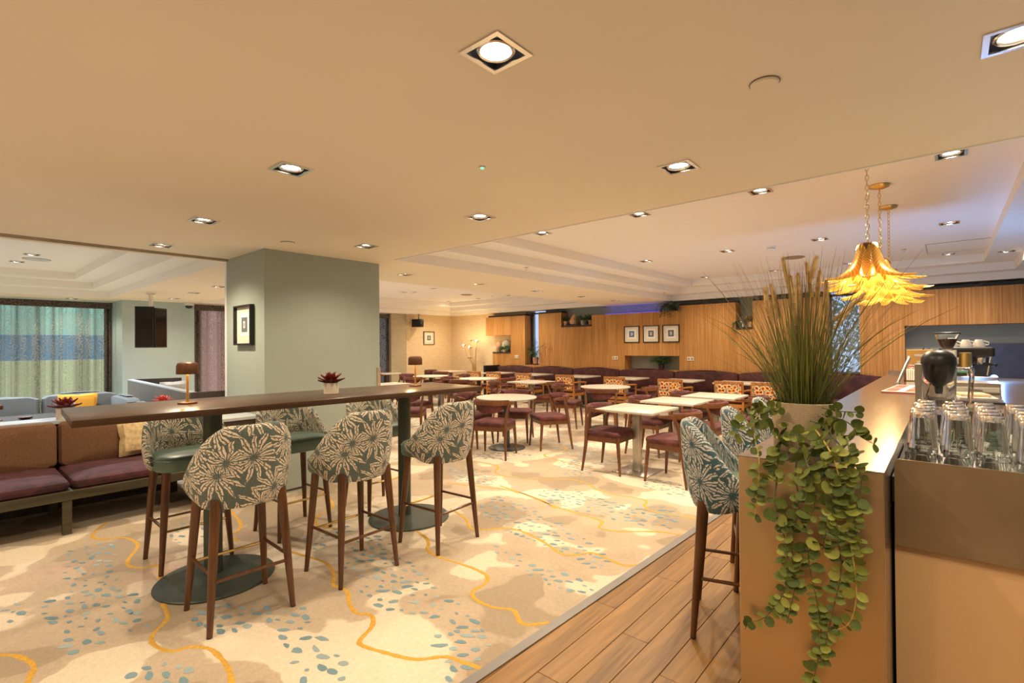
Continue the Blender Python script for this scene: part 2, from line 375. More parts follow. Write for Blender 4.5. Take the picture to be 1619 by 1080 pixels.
# ------------------------------------------------------------------ geometry helpers
class G:
    """collects vertices, faces and optional UVs; build() links them as one mesh object"""
    def __init__(s): s.v = []; s.f = []; s.uv = {}
    def add(s, vs, fs, uv=None):
        o = len(s.v); s.v += [tuple(p) for p in vs]
        s.f += [tuple(i + o for i in q) for q in fs]
        if uv:
            for i, t in enumerate(uv): s.uv[o + i] = t
        return s
    def box(s, x0, x1, y0, y1, z0, z1):
        return s.add([(x0, y0, z0), (x1, y0, z0), (x1, y1, z0), (x0, y1, z0), (x0, y0, z1), (x1, y0, z1), (x1, y1, z1), (x0, y1, z1)],
                     [(0, 3, 2, 1), (4, 5, 6, 7), (0, 1, 5, 4), (1, 2, 6, 5), (2, 3, 7, 6), (3, 0, 4, 7)])
    def prism(s, pts, z0, z1):
        n = len(pts)
        return s.add([(x, y, z0) for x, y in pts] + [(x, y, z1) for x, y in pts],
                     [tuple(range(n - 1, -1, -1)), tuple(range(n, 2 * n))] + [(i, (i + 1) % n, n + (i + 1) % n, n + i) for i in range(n)])
    def grid(s, rows, closed_u=False, uvs=None, caps=False):
        nr, nc = len(rows), len(rows[0])
        vs = [p for r in rows for p in r]; fs = []
        for i in range(nr - 1):
            for j in range(nc if closed_u else nc - 1):
                a, b = i * nc + j, i * nc + (j + 1) % nc
                fs.append((a, b, b + nc, a + nc))
        if caps:
            fs.append(tuple(range(nc - 1, -1, -1))); fs.append(tuple((nr - 1) * nc + j for j in range(nc)))
        return s.add(vs, fs, [t for r in uvs for t in r] if uvs else None)
    def tube(s, path, rad, n=8, caps=True, uvv=None):
        path = [Vector(p) for p in path]; m = len(path)
        if isinstance(rad, (int, float)): rad = [rad] * m
        rows, up = [], None
        for i, p in enumerate(path):
            t = (path[min(i + 1, m - 1)] - path[max(i - 1, 0)]).normalized()
            if up is None:
                up = t.orthogonal().normalized()
            else:
                up = (up - up.dot(t) * t)
                up = up.normalized() if up.length > 1e-6 else t.orthogonal().normalized()
            w = t.cross(up)
            rows.append([tuple(p + rad[i] * (cos(2 * pi * k / n) * up + sin(2 * pi * k / n) * w)) for k in range(n)])
        return s.grid(rows, True, caps=caps)
    def lathe(s, prof, n=24, c=(0, 0, 0), caps=True):
        rows = [[(c[0] + r * cos(2 * pi * k / n), c[1] + r * sin(2 * pi * k / n), c[2] + z) for k in range(n)] for r, z in prof]
        uvs = [[(k / n * 2 * pi * 0.12, z) for k in range(n)] for r, z in prof]
        return s.grid(rows, True, uvs, caps)
    def loft(s, outline, rings, close=True):
        """outline: [(x,y)], rings: [(scale, z)]"""
        rows = [[(x * k, y * k, z) for x, y in outline] for k, z in rings]
        return s.grid(rows, True, caps=close)
    def build(s, name, m=None, parent=None, loc=(0, 0, 0), rz=0.0, smooth=True, bevel=0.0, angle=35, seg=2, mesh_name=None):
        me = bpy.data.meshes.new(mesh_name or name)
        me.from_pydata(s.v, [], s.f)
        if s.uv:
            ul = me.uv_layers.new(name='UVMap')
            for lp in me.loops:
                ul.data[lp.index].uv = s.uv.get(lp.vertex_index, (0, 0))
        if bevel:
            bm = bmesh.new(); bm.from_mesh(me)
            bmesh.ops.recalc_face_normals(bm, faces=bm.faces)
            es = [e for e in bm.edges if len(e.link_faces) == 2 and e.calc_face_angle(0) > radians(25)]
            bmesh.ops.bevel(bm, geom=es, offset=bevel, segments=seg, profile=0.5, affect='EDGES', clamp_overlap=True)
            bm.to_mesh(me); bm.free()
        if smooth:
            me.polygons.foreach_set('use_smooth', [True] * len(me.polygons))
            me.set_sharp_from_angle(angle=radians(angle))
        me.update()
        o = bpy.data.objects.new(name, me); COL.objects.link(o)
        if m: me.materials.append(MATS[m])
        if parent: o.parent = parent
        o.location = loc; o.rotation_euler = (0, 0, rz)
        return o

def tag(o, label, cat, group=None):
    o['label'] = label; o['category'] = cat
    if group: o['group'] = group
    return o
def thing(name, label, cat, loc=(0, 0, 0), rz=0.0, group=None):
    o = bpy.data.objects.new(name, None); COL.objects.link(o)
    o.empty_display_size = 0.05
    o.location = loc; o.rotation_euler = (0, 0, rz)
    return tag(o, label, cat, group)
def struct(o): o['kind'] = 'structure'; return o
def stuff(o): o['kind'] = 'stuff'; return o
KIDS = {}
def kids(o):
    return [c for c in bpy.data.objects if c.parent is o]
def family(root):
    """(part, [sub-parts]) list, read once for a prototype"""
    return [(c, kids(c)) for c in kids(root)]
def dup(root, fam, loc, rz, label, group=None, scale=None):
    r = root.copy(); COL.objects.link(r); r.location = loc; r.rotation_euler = (0, 0, rz)
    r['label'] = label
    if group: r['group'] = group
    if scale: r.scale = (scale, scale, scale)
    for c, sub in fam:
        d = c.copy(); COL.objects.link(d); d.parent = r
        for g in sub:
            e = g.copy(); COL.objects.link(e); e.parent = d
    return r

def rrect(w, d, r, n=6, cx=0, cy=0):
    pts = []
    for sx, sy, a0 in ((1, 1, 0), (-1, 1, 90), (-1, -1, 180), (1, -1, 270)):
        for k in range(n + 1):
            a = radians(a0 + 90 * k / n)
            pts.append((cx + sx * (w / 2 - r) + r * cos(a), cy + sy * (d / 2 - r) + r * sin(a)))
    return pts
def cushion(g, w, d, h, r, z0, cx=0, cy=0, crown=0.15, n=6):
    """padded block: rounded plan, pillowed top"""
    out = rrect(w, d, r, n)
    e = min(h * 0.45, 0.05)
    fx = lambda k: 1 - 2 * k / min(w, d)
    prof = [(fx(e * .5), z0), (fx(e * .12), z0 + e * .35), (1, z0 + e), (1, z0 + h - e), (fx(e * .15), z0 + h - e * .45), (fx(e * .6), z0 + h - e * .08), (fx(e * 1.6), z0 + h + h * crown * .35), (0.55, z0 + h + h * crown * .8), (0.2, z0 + h + h * crown)]
    rows = [[(cx + x * k, cy + y * k, z) for x, y in out] for k, z in prof]
    return g.grid(rows, True, caps=True)
def plate(x0, x1, y0, y1, z, holes, name, m, up=False):
    """flat slab face with rectangular holes, cut as a grid of cells"""
    xs = sorted({x0, x1, *[min(max(h[i], x0), x1) for h in holes for i in (0, 1)]})
    ys = sorted({y0, y1, *[min(max(h[i], y0), y1) for h in holes for i in (2, 3)]})
    g = G(); idx = {}
    def vid(i, j):
        if (i, j) not in idx: idx[(i, j)] = len(g.v); g.v.append((xs[i], ys[j], z))
        return idx[(i, j)]
    for i in range(len(xs) - 1):
        cx = (xs[i] + xs[i + 1]) / 2
        hs = [h for h in holes if h[0] < cx < h[1]]
        for j in range(len(ys) - 1):
            cy = (ys[j] + ys[j + 1]) / 2
            if any(h[2] < cy < h[3] for h in hs): continue
            q = (vid(i, j), vid(i + 1, j), vid(i + 1, j + 1), vid(i, j + 1))
            g.f.append(q if up else q[::-1])
    return g
def lerp(a, b, t): return a + (b - a) * t
def smooth01(t):
    t = max(0.0, min(1.0, t)); return t * t * (3 - 2 * t)

# ------------------------------------------------------------------ room shell
ZC, ZU = 2.49, 2.85
LIGHT_HOLE = 0.075
MAIN_LIGHTS = [(-1.14, 1.24), (-2.74, 1.29), (-4.35, 1.36), (-5.69, 1.42), (-4.30, 2.77), (-2.70, 2.74), (-1.12, 2.72), (0.19, 2.30),
               (-1.14, -0.3), (-2.74, -0.3), (-4.35, -0.3), (0.45, 0.55), (-1.14, -1.8), (-2.74, -1.8), (-4.35, -1.8), (1.35, 0.9)]  # unseen lamps; those by the back counter are added to brighten its panel
STRIP_LIGHTS = [(-5.62, 4.24), (-5.62, 5.71), (-5.62, 7.17), (-5.62, 8.67), (-5.62, 9.99), (-6.66 + 1.04, 3.0 - 0.1)][:5]
LOUNGE_STRIP = [(-8.87, 2.99), (-10.2, 3.02), (-11.63, 3.1), (-12.96, 1.73)]
TRAY_R = [(x, y) for y in (4.78, 7.53, 10.15) for x in (-3.66, -2.39, -1.23, 0.04)]
STEP_LIGHTS = [(0.635, 9.55)]
TRAY_L = [(-10.2, 7.62), (-9.06, 7.62), (-11.4, 10.2), (-10.1, 10.17), (-8.89, 10.1), (-7.7, 7.6), (-9.06, 5.2), (-10.6, 5.2)]
TRAY_LOUNGE = [(-9.8, 0.88), (-10.76, 0.80), (-8.2, 0.85), (-9.8, -1.0)]
hole = lambda p: (p[0] - LIGHT_HOLE, p[0] + LIGHT_HOLE, p[1] - LIGHT_HOLE, p[1] + LIGHT_HOLE)
TR = (-4.75, 1.15, 3.44, 11.10)
TL = (-12.35, -6.42, 3.80, 11.10)
TQ = (-12.35, -6.35, -2.3, 2.20)
flat = MAIN_LIGHTS + STRIP_LIGHTS + LOUNGE_STRIP
ceil = struct(plate(-14.3, 3.2, -3.0, 11.6, ZC, [hole(p) for p in flat] + [TR, TL, TQ], 'ceiling', None).build('ceiling', 'ceiling_paint', smooth=False))
def tray(T, lights, inset=(0.35, 0.35, 0.25, 0.30), step=0.12):
    g = G(); x0, x1, y0, y1 = T; z = ZC
    for k in range(3):
        z1 = z + step
        # riser with a small cove radius at its foot
        loop = [(x0, y0), (x1, y0), (x1, y1), (x0, y1)]
        g.grid([[(x, y, z) for x, y in loop], [(x, y, z1) for x, y in loop]], True)
        if k < 2:
            n0, n1, m0, m1 = x0 + inset[0], x1 - inset[1], y0 + inset[2], y1 - inset[3]
            lo2 = [(n0, m0), (n1, m0), (n1, m1), (n0, m1)]
            plate(x0, x1, y0, y1, z1, [(n0, n1, m0, m1)] + ([hole(p) for p in STEP_LIGHTS] if T is TR and k == 1 else []), '', '').build('cornice_step', 'cornice_paint', ceil, smooth=False)
            x0, x1, y0, y1 = n0, n1, m0, m1
        z = z1
    g.build('cornice', 'cornice_paint', ceil, smooth=False)
    plate(x0, x1, y0, y1, z, [hole(p) for p in lights], '', '').build('tray_panel', 'tray_paint', ceil, smooth=False)
tray(TR, TRAY_R); tray(TL, TRAY_L); tray(TQ, TRAY_LOUNGE)
# slim lip along the edge of the low ceiling
g = G(); g.box(-4.75, 1.15, 3.425, 3.44, ZC - 0.008, ZC); g.build('edge_lip', 'cornice_paint', ceil, smooth=False)
# folding partition track
g = G(); g.box(-6.14, -6.06, -3, 2.14, ZC - 0.012, ZC); g.box(-6.125, -6.075, -3, 2.14, ZC - 0.022, ZC - 0.012)
struct(g.build('trim_1', 'track_brown', smooth=False))
g = G(); g.box(-6.19, -6.125, 2.145, 2.19, 0, ZC - 0.02); struct(g.build('trim_2', 'satin_white', smooth=False))

# floor: carpet with a skew edge, metal strip, oak planks
g = G(); g.box(-13.7, 3.2, -3, 11.6, -0.06, -0.025); floor = struct(g.build('floor', 'dark_void', smooth=False))
ex = lambda y: -1.693 + 0.0306 * y
g = G(); g.prism([(-13.7, -3), (ex(-3), -3), (ex(11.6), 11.6), (-13.7, 11.6)], -0.02, 0.0)
struct(g.build('carpet', 'carpet_pattern', floor, smooth=False))
g = G(); g.prism([(ex(-3) - .002, -3), (ex(-3) + .052, -3), (ex(11.6) + .052, 11.6), (ex(11.6) - .002, 11.6)], -0.01, 0.005)
g.build('edge_strip', 'trim_grey', floor, smooth=False)
pg = G(); PW, PL = 0.145, 1.25
pg.box(-PW / 2 + .0012, PW / 2 - .0012, -PL / 2 + .0012, PL / 2 - .0012, -0.022, -0.003)
pm = None
col_i = 0
x = -1.80
while x < 3.1:
    y = -2.9 + (col_i * 0.53) % PL
    while y < 11.5:
        # what the bar and its back counter hide is left out
        hidden = (x > -0.45 and y > 2.8) or x > 1.4 and y > -0.5 or (y > 8.6 and x > -0.4) or y < -0.9
        if not hidden and x > ex(y) - 0.12:
            if pm is None:
                pm = pg.build('plank', 'oak_plank', floor, (x, y, 0), bevel=0.0016, seg=1)
                po = pm
            else:
                po = pm.copy(); COL.objects.link(po); po.location = (x, y, 0)
        y += PL
    x += PW; col_i += 1
g = G(); g.box(-1.75, 3.2, -3, 11.6, -0.025, -0.0235); g.build('underlay', 'dark_void', floor, smooth=False)

def wallbox(name, m, x0, x1, y0, y1, z0=0.0, z1=ZC):
    g = G(); g.box(x0, x1, y0, y1, z0, z1); return struct(g.build(name, m, smooth=False))
# walls out of frame that close the room
wallbox('wall_right', 'sage_paint', 3.2, 3.3, -3, 11.6)
wallbox('wall_front', 'cream_wall', -13.7, 3.3, -3.1, -3.0)
# square pillar clad in sage paint
pil = wallbox('wall_pillar', 'sage_paint', -6.12, -5.13, 2.14, 3.48)
# corner guard
g = G(); g.box(-5.13, -5.118, 3.44, 3.482, 0.0, 1.25); g.build('corner_guard', 'track_brown', pil, smooth=False)
g = G(); g.box(-5.13, -5.12, 2.14, 3.48, 0.0, 0.09); g.build('skirting', 'sage_paint', pil, smooth=False)
# left side of the room
wl = wallbox('wall_left', 'teal_paint', -13.2, -12.65, 2.47, 3.76)
wallbox('wall_alcove', 'teal_paint', -14.0, -13.2, 2.45, 3.0)
wallbox('wall_left_pier', 'grasscloth_grey', -13.2, -12.56, 8.93, 9.49)
wallbox('wall_left_cream', 'grasscloth', -13.0, -12.6, 9.49, 11.5)
wallbox('wall_left_lower', 'teal_paint', -13.6, -13.1, 3.76, 8.93, 0, 0.35)
wallbox('wall_alcove_lower', 'teal_paint', -14.1, -13.7, -3.0, 2.45, 0, 0.45)
# back wall: cream in the corner, sage behind the oak panelling, with two window openings
wallbox('wall_back_cream', 'grasscloth', -12.7, -9.36, 11.38, 11.6)
W1, W2 = (-9.16, -8.66, 0.97), (-1.70, -1.20, 0.94)
wallbox('wall_back', 'sage_paint', -9.36, W1[0], 11.45, 11.6)
wallbox('wall_back', 'sage_paint', W1[1], W2[0], 11.45, 11.6)
wallbox('wall_back', 'sage_paint', W2[1], 3.2, 11.45, 11.6)
for w in (W1, W2): wallbox('wall_back', 'sage_paint', w[0], w[1], 11.45, 11.6, 0, w[2] - 0.03)

# oak panelling blocks, each a part of the back wall
pw = struct(bpy.data.objects.new('wall_panelling', None)); COL.objects.link(pw)
YF = 11.10
def panel(x0, x1, z0, z1, y1=11.44, m='oak_panelling', name='wood_panel'):
    g = G(); g.box(x0, x1, YF, y1, z0, z1); return g.build(name, m, pw, smooth=False, bevel=0.003, seg=1)
panel(-10.72, -9.70, 1.80, 2.36, 11.37); panel(-9.70, W1[0], 0.0, 2.36, 11.37); panel(-10.43, -9.70, 0.0, 1.265, 11.37)
panel(W1[0], W1[1], 0.0, 0.94)
panel(W1[1], -7.88, 0.0, 2.38); panel(-7.88, -6.92, 0.0, 1.98); panel(-6.92, -5.98, 0.0, 2.265)
panel(-5.98, -4.60, 1.225, 2.265); panel(-5.98, -4.60, 0.0, 0.89)
panel(-4.60, -3.36, 0.0, 2.375); panel(-3.36, -3.03, 0.0, 1.80); panel(-3.03, W2[0], 0.0, 2.385)
panel(W2[0], W2[1], 0.0, 0.91); panel(W2[1], -0.55, 0.0, 2.395); panel(-0.55, 2.4, 1.785, 2.395); panel(2.4, 3.2, 0.0, 2.395)
# black strips painting the shade in the gap above the tall blocks
for x0, x1, z0 in ((-10.62, W1[0], 2.36), (W1[1], -7.88, 2.38), (-4.60, -3.36, 2.375), (-3.03, W2[0], 2.385), (W2[1], 3.2, 2.395)):
    g = G(); g.box(x0, x1, YF + .02, 11.36, z0, z0 + 0.045); g.build('gap_shade', 'black', pw, smooth=False)
# dark shelves in the niches
for x0, x1, z in ((-7.88, -6.92, 1.98), (-10.43, -9.70, 1.265), (-3.36, -3.03, 1.80)):
    g = G(); g.box(x0 + .003, x1 - .003, YF - 0.01, 11.36, z, z + 0.045); g.build('niche_shelf', 'shelf_dark', pw, smooth=False)
# niche behind the coffee counter: stainless splashback
g = G(); g.box(0.50, 2.38, 11.30, 11.43, 0.0, 1.47); g.build('splashback', 'dark_steel', pw, smooth=False)
# windows in the back wall
for i, (w, name) in enumerate(((W1, 'window_1'), (W2, 'window_2'))):
    g = G(); x0, x1, z0 = w
    g.box(x0, x1, 11.12, 11.55, z0 - 0.03, z0); 
    g.box(x0, x0 + .02, 11.40, 11.5, z0, 2.44); g.box(x1 - .02, x1, 11.40, 11.5, z0, 2.44); g.box(x0, x1, 11.40, 11.5, 2.40, 2.44)
    wo = struct(g.build(name, 'shelf_dark', smooth=False))
    g = G(); g.box(x0 + .02, x1 - .02, 11.47, 11.476, z0, 2.40); g.build('pane', 'window_glass', wo, smooth=False)
# outside the back windows
g = G(); g.box(-8.98, -7.2, 12.3, 12.9, -0.2, 3.4); tag(g.build('brick_building', 'brick_outside', smooth=False), 'blue-lit brick building corner seen through the narrow window', 'building')

# curtained windows on the left side
def curtained(name, X, y0, y1, zb, zt, panes, depth=0.5):
    g = G(); g.box(X - depth - .06, X - depth, y0, y1, zb - .05, zb); g.box(X - depth - .06, X - depth, y0, y1, zt, zt + .05)
    g.box(X - depth - .06, X - depth, y0 - .05, y0, zb - .05, zt + .05); g.box(X - depth - .06, X - depth, y1, y1 + .05, zb - .05, zt + .05)
    w = struct(g.build(name, 'track_brown', smooth=False))
    for m, a, b in panes:
        g = G(); g.box(X - depth - .04, X - depth - .03, y0, y1, lerp(zb, zt, a), lerp(zb, zt, b) - 0.004); g.build('pane', m, w, smooth=False)
def curtain(label, m, X, y0, y1, zb, zt, folds, pelmet):
    t = thing('curtain', label, 'curtain', (X, (y0 + y1) / 2, 0), 0, 'patterned curtains on the left side')
    L = y1 - y0; n = int(folds * 10); rows, uvs = [], []
    for z in (zb, lerp(zb, zt, .33), lerp(zb, zt, .66), zt):
        r, u = [], []
        for i in range(n + 1):
            s = i / n; ph = s * folds * 2 * pi + sin(s * 17) * 0.9
            r.append((0.035 * sin(ph) + 0.012 * sin(ph * 2.3 + 1), -L / 2 + L * s, z)); u.append((s * L * 1.25, z))
        rows.append(r); uvs.append(u)
    g = G(); g.grid(rows, False, uvs); o = g.build('sheer', m, t)
    if pelmet:
        g = G(); g.box(0.05, 0.09, -L / 2, L / 2, zt - 0.13, zt); g.uv = {i: (v[1], v[2]) for i, v in enumerate(g.v)}; g.build('pelmet', 'curtain_pelmet', t, smooth=False)
    for a, b in ((-L / 2, -L / 2 + .10), (L / 2 - .10, L / 2)):
        g = G(); rows = [[(0.06 + .02 * sin(k * 1.6), lerp(a, b, k / 6), z) for k in range(7)] for z in (zb, zt - .01)]
        g.grid(rows, False, [[(v[1], v[2]) for v in r] for r in rows]); g.build('border', 'curtain_pelmet', t)
    return t
# opaque border cloth
k = N('curtain_pelmet'); c = k.coord('UV'); mk = star_mask(k, c, 9, 5.0, 0.05, 0.8, 0.09, 0.03, 1.0)
k.set(k.mix(mk, (0.06, 0.045, 0.035), (0.22, 0.17, 0.13)), 0.9); MATS['curtain_pelmet'] = k.m
curtained('window_3', -13.55, -2.9, 2.42, 0.45, 2.40, (('pane_lime', 0.0, 0.42), ('pane_blue', 0.42, 0.69), ('pane_aqua', 0.69, 1.0)))
curtain('long sheer leaf-print curtain glowing aqua, blue and lime behind grey sofa', 'curtain_sage', -13.5, -2.9, 2.44, 0.05, 2.47, 30, True)
curtained('window_4', -12.72, 3.85, 5.6, 0.35, 2.40, (('pane_rose', 0.0, 0.50), ('pane_rose', 0.50, 1.0)), 0.4)
curtain('sheer brown leaf-print curtain tinged red, between teal wall and pillar', 'curtain_plum', -12.72, 3.77, 6.2, 0.05, 2.47, 14, True)
curtained('window_5', -12.72, 7.0, 8.8, 0.35, 2.40, (('pane_sky', 0.0, 0.40), ('pane_sky', 0.40, 0.72), ('pane_sky', 0.72, 1.0)), 0.4)
curtain('dark leaf-print curtain with blue daylight, just right of the pillar', 'curtain_dark', -12.72, 6.9, 8.92, 0.05, 2.47, 12, True)
GOLD = [[(-3.53, 0.2), (-3.44, 0.26), (-3.29, 0.3), (-3.18, 0.28), (-3.12, 0.26)], [(-5.49, 0.96), (-5.2, 0.82), (-5.03, 0.85), (-4.94, 0.97), (-4.74, 1.01), (-4.59, 0.98), (-4.4, 0.89), (-4.27, 0.87), (-4.16, 0.92), (-4.11, 1.0), (-3.82, 0.94)], [(-3.49, 0.87), (-3.28, 0.84), (-3.15, 0.74), (-3.04, 0.72), (-2.91, 0.76), (-2.88, 0.83), (-2.79, 0.89), (-2.65, 0.9), (-2.53, 0.89), (-2.41, 0.86)], [(-5.05, 1.78), (-4.61, 1.71), (-4.41, 1.63), (-4.33, 1.52), (-4.15, 1.54)], [(-4.95, 2.65), (-4.38, 2.45), (-4.24, 2.23), (-4.05, 2.11), (-3.87, 2.13), (-3.75, 2.21)], [(-3.77, 1.67), (-3.51, 1.73), (-3.27, 1.77), (-3.05, 1.71), (-2.93, 1.64), (-2.79, 1.65), (-2.65, 1.58), (-2.52, 1.55), (-2.44, 1.59), (-2.34, 1.53), (-2.28, 1.42), (-2.23, 1.4), (-2.12, 1.43), (-1.94, 1.5), (-1.84, 1.61), (-1.72, 1.64), (-1.64, 1.66)], [(-3.45, 2.58), (-3.12, 2.52), (-2.96, 2.43), (-2.92, 2.38), (-2.75, 2.34), (-2.44, 2.37), (-2.28, 2.35), (-2.21, 2.27), (-2.2, 2.15), (-2.12, 2.09), (-1.98, 2.09), (-1.87, 2.14), (-1.77, 2.08), (-1.71, 2.08), (-1.64, 2.17)], [(-3.46, 3.1), (-3.17, 3.01), (-2.97, 2.88), (-2.86, 2.92), (-2.75, 3.06), (-2.56, 3.09), (-2.3, 3.02), (-2.09, 2.94), (-2.01, 3.0), (-1.94, 3.1), (-1.81, 3.08), (-1.67, 3.06), (-1.6, 3.12)], [(-3.62, 3.95), (-3.21, 3.88), (-2.9, 3.8), (-2.71, 3.76), (-2.35, 3.73), (-2.22, 3.7), (-2.16, 3.56), (-2.02, 3.58), (-1.76, 3.78), (-1.58, 3.84)], [(-4.14, 3.65), (-3.75, 3.79), (-3.41, 3.89), (-3.05, 3.85), (-2.72, 3.73)], [(-4.71, 4.58), (-4.24, 4.57), (-4.02, 4.31), (-3.73, 4.29), (-3.47, 4.4), (-3.19, 4.63), (-2.91, 4.6), (-2.79, 4.51), (-2.5, 4.44), (-2.35, 4.48), (-2.19, 4.46), (-2.13, 4.31), (-2.02, 4.22), (-1.8, 4.25), (-1.62, 4.29)], [(-4.69, 6.12), (-4.29, 6.07), (-4.12, 5.87), (-4.15, 5.42), (-3.58, 5.27), (-3.22, 5.2)]]
DRIFTS = [[(-4.95, 0.65), (-5.0, 0.84), (-4.75, 0.89), (-4.24, 0.77), (-3.7, 0.79), (-3.27, 0.75), (-3.27, 0.63), (-3.27, 0.39), (-3.47, 0.39), (-3.61, 0.5), (-3.75, 0.39), (-3.96, 0.38), (-4.17, 0.55), (-4.38, 0.53)], [(-2.84, 0.57), (-2.87, 0.63), (-2.8, 0.76), (-2.67, 0.77), (-2.55, 0.71), (-2.74, 0.55)], [(-3.53, 2.15), (-3.43, 2.32), (-2.7, 2.12), (-2.43, 2.06), (-2.2, 2.0), (-1.92, 1.93), (-1.78, 1.86), (-1.86, 1.78), (-2.05, 1.78), (-2.23, 1.75), (-2.48, 1.67), (-2.66, 1.66), (-2.82, 1.78), (-3.08, 1.8)], [(-2.86, 1.26), (-2.81, 1.39), (-2.52, 1.31), (-2.09, 1.27), (-1.98, 1.19), (-2.21, 1.0), (-2.39, 1.13), (-2.61, 1.15)], [(-3.13, 0.91), (-3.24, 1.03), (-3.12, 1.23), (-2.89, 1.28), (-2.78, 1.16), (-2.85, 1.03), (-3.0, 0.9)], [(-3.37, 3.4), (-3.37, 3.67), (-2.88, 3.57), (-2.29, 3.36), (-1.92, 3.18), (-1.74, 2.99), (-1.81, 2.87), (-2.0, 2.9), (-2.31, 3.0), (-2.7, 3.01), (-3.1, 3.17)], [(-3.23, 4.06), (-3.02, 4.38), (-2.5, 4.26), (-2.17, 4.16), (-1.81, 4.14), (-1.72, 3.92), (-2.0, 3.82), (-2.42, 3.8), (-2.81, 3.75)], [(-2.64, 2.73), (-2.4, 2.78), (-2.11, 2.68), (-1.87, 2.7), (-1.73, 2.7), (-1.61, 2.7), (-1.59, 2.56), (-1.78, 2.5), (-2.0, 2.53), (-2.31, 2.58)], [(-3.8, 5.23), (-3.59, 5.49), (-3.14, 5.14), (-3.0, 4.78), (-3.37, 4.76)], [(-2.58, 5.23), (-2.31, 5.29), (-1.98, 5.09), (-1.84, 4.8), (-2.09, 4.8), (-2.41, 4.89)], [(-1.69, 1.46), (-2.03, 1.72), (-2.02, 1.84), (-1.83, 1.89), (-1.71, 1.78), (-1.6, 1.77), (-1.57, 1.7), (-1.69, 1.64)], [(-4.94, 1.24), (-5.04, 1.46), (-4.82, 1.54), (-4.46, 1.38), (-4.48, 1.19)], [(-3.84, 1.89), (-3.86, 2.23), (-3.71, 2.26), (-3.56, 1.96), (-3.56, 1.81)], [(-5.17, 6.42), (-4.38, 6.36), (-3.59, 6.13), (-3.06, 5.61), (-3.33, 5.39), (-4.14, 5.69)], [(-4.81, 4.19), (-4.22, 4.26), (-3.85, 4.2), (-3.68, 3.91), (-4.14, 3.78)], [(-2.17, 4.16), (-2.04, 4.39), (-1.74, 4.3), (-1.76, 4.02)], [(-4.17, 0.24), (-4.21, 0.31), (-3.96, 0.33), (-3.84, 0.27), (-3.93, 0.23)]]
def inpoly(x, y, P):
    c = False
    for i in range(len(P)):
        (x0, y0), (x1, y1) = P[i], P[i - 1]
        if (y0 > y) != (y1 > y) and x < (x1 - x0) * (y - y0) / (y1 - y0) + x0: c = not c
    return c
# gold contour lines tufted into the carpet
R = random.Random(4)
for path in GOLD:
    P = [Vector((x, y, 0)) for x, y in path]; pts = []
    for i in range(len(P) - 1):
        p0, p1, p2, p3 = P[max(i - 1, 0)], P[i], P[i + 1], P[min(i + 2, len(P) - 1)]
        for s in range(6):
            t = s / 6
            pts.append(.5 * ((2 * p1) + (p2 - p0) * t + (2 * p0 - 5 * p1 + 4 * p2 - p3) * t * t + (3 * p1 - p0 - 3 * p2 + p3) * t ** 3))
    pts.append(P[-1]); g = G(); rows = []
    for i, p in enumerate(pts):
        d = (pts[min(i + 1, len(pts) - 1)] - pts[max(i - 1, 0)]).normalized(); n = Vector((-d.y, d.x, 0)); w = .0125 + R.uniform(-.003, .003)
        rows.append([(p.x - n.x * w, p.y - n.y * w, 0.0004), (p.x - n.x * w * .6, p.y - n.y * w * .6, .002), (p.x + n.x * w * .6, p.y + n.y * w * .6, .002), (p.x + n.x * w, p.y + n.y * w, .0004)])
    g.grid(rows); g.build('gold_line', 'carpet_gold', floor)
# drifts of blue flecks
g = G(); R = random.Random(9); seen = {}
def fleck(x, y, s):
    a0 = R.uniform(-.3, .9); el = R.uniform(1.1, 1.9); n = 9; tint = R.random(); vs = []
    for k in range(n):
        a = 2 * pi * k / n; r = s * R.uniform(.72, 1.12); u, v = r * cos(a) * el, r * sin(a) / el ** .5
        vs.append((x + u * cos(a0) - v * sin(a0), y + u * sin(a0) + v * cos(a0), .0012))
    g.add(vs, [tuple(range(n))], [(tint, 0)] * n)
for P in DRIFTS:
    xs, ys = [p[0] for p in P], [p[1] for p in P]
    area = (max(xs) - min(xs)) * (max(ys) - min(ys)); pts = []
    for k in range(int(area * 900)):
        x, y = R.uniform(min(xs), max(xs)), R.uniform(min(ys), max(ys))
        if inpoly(x, y, P) and all((x - a) ** 2 + (y - b) ** 2 > .060 ** 2 for a, b in pts) and x < ex(y) - .04:
            pts.append((x, y)); fleck(x, y, R.choice((.012, .017, .021, .025)))
stuff(g.build('blue_flecks', 'carpet_blue', floor, smooth=False))
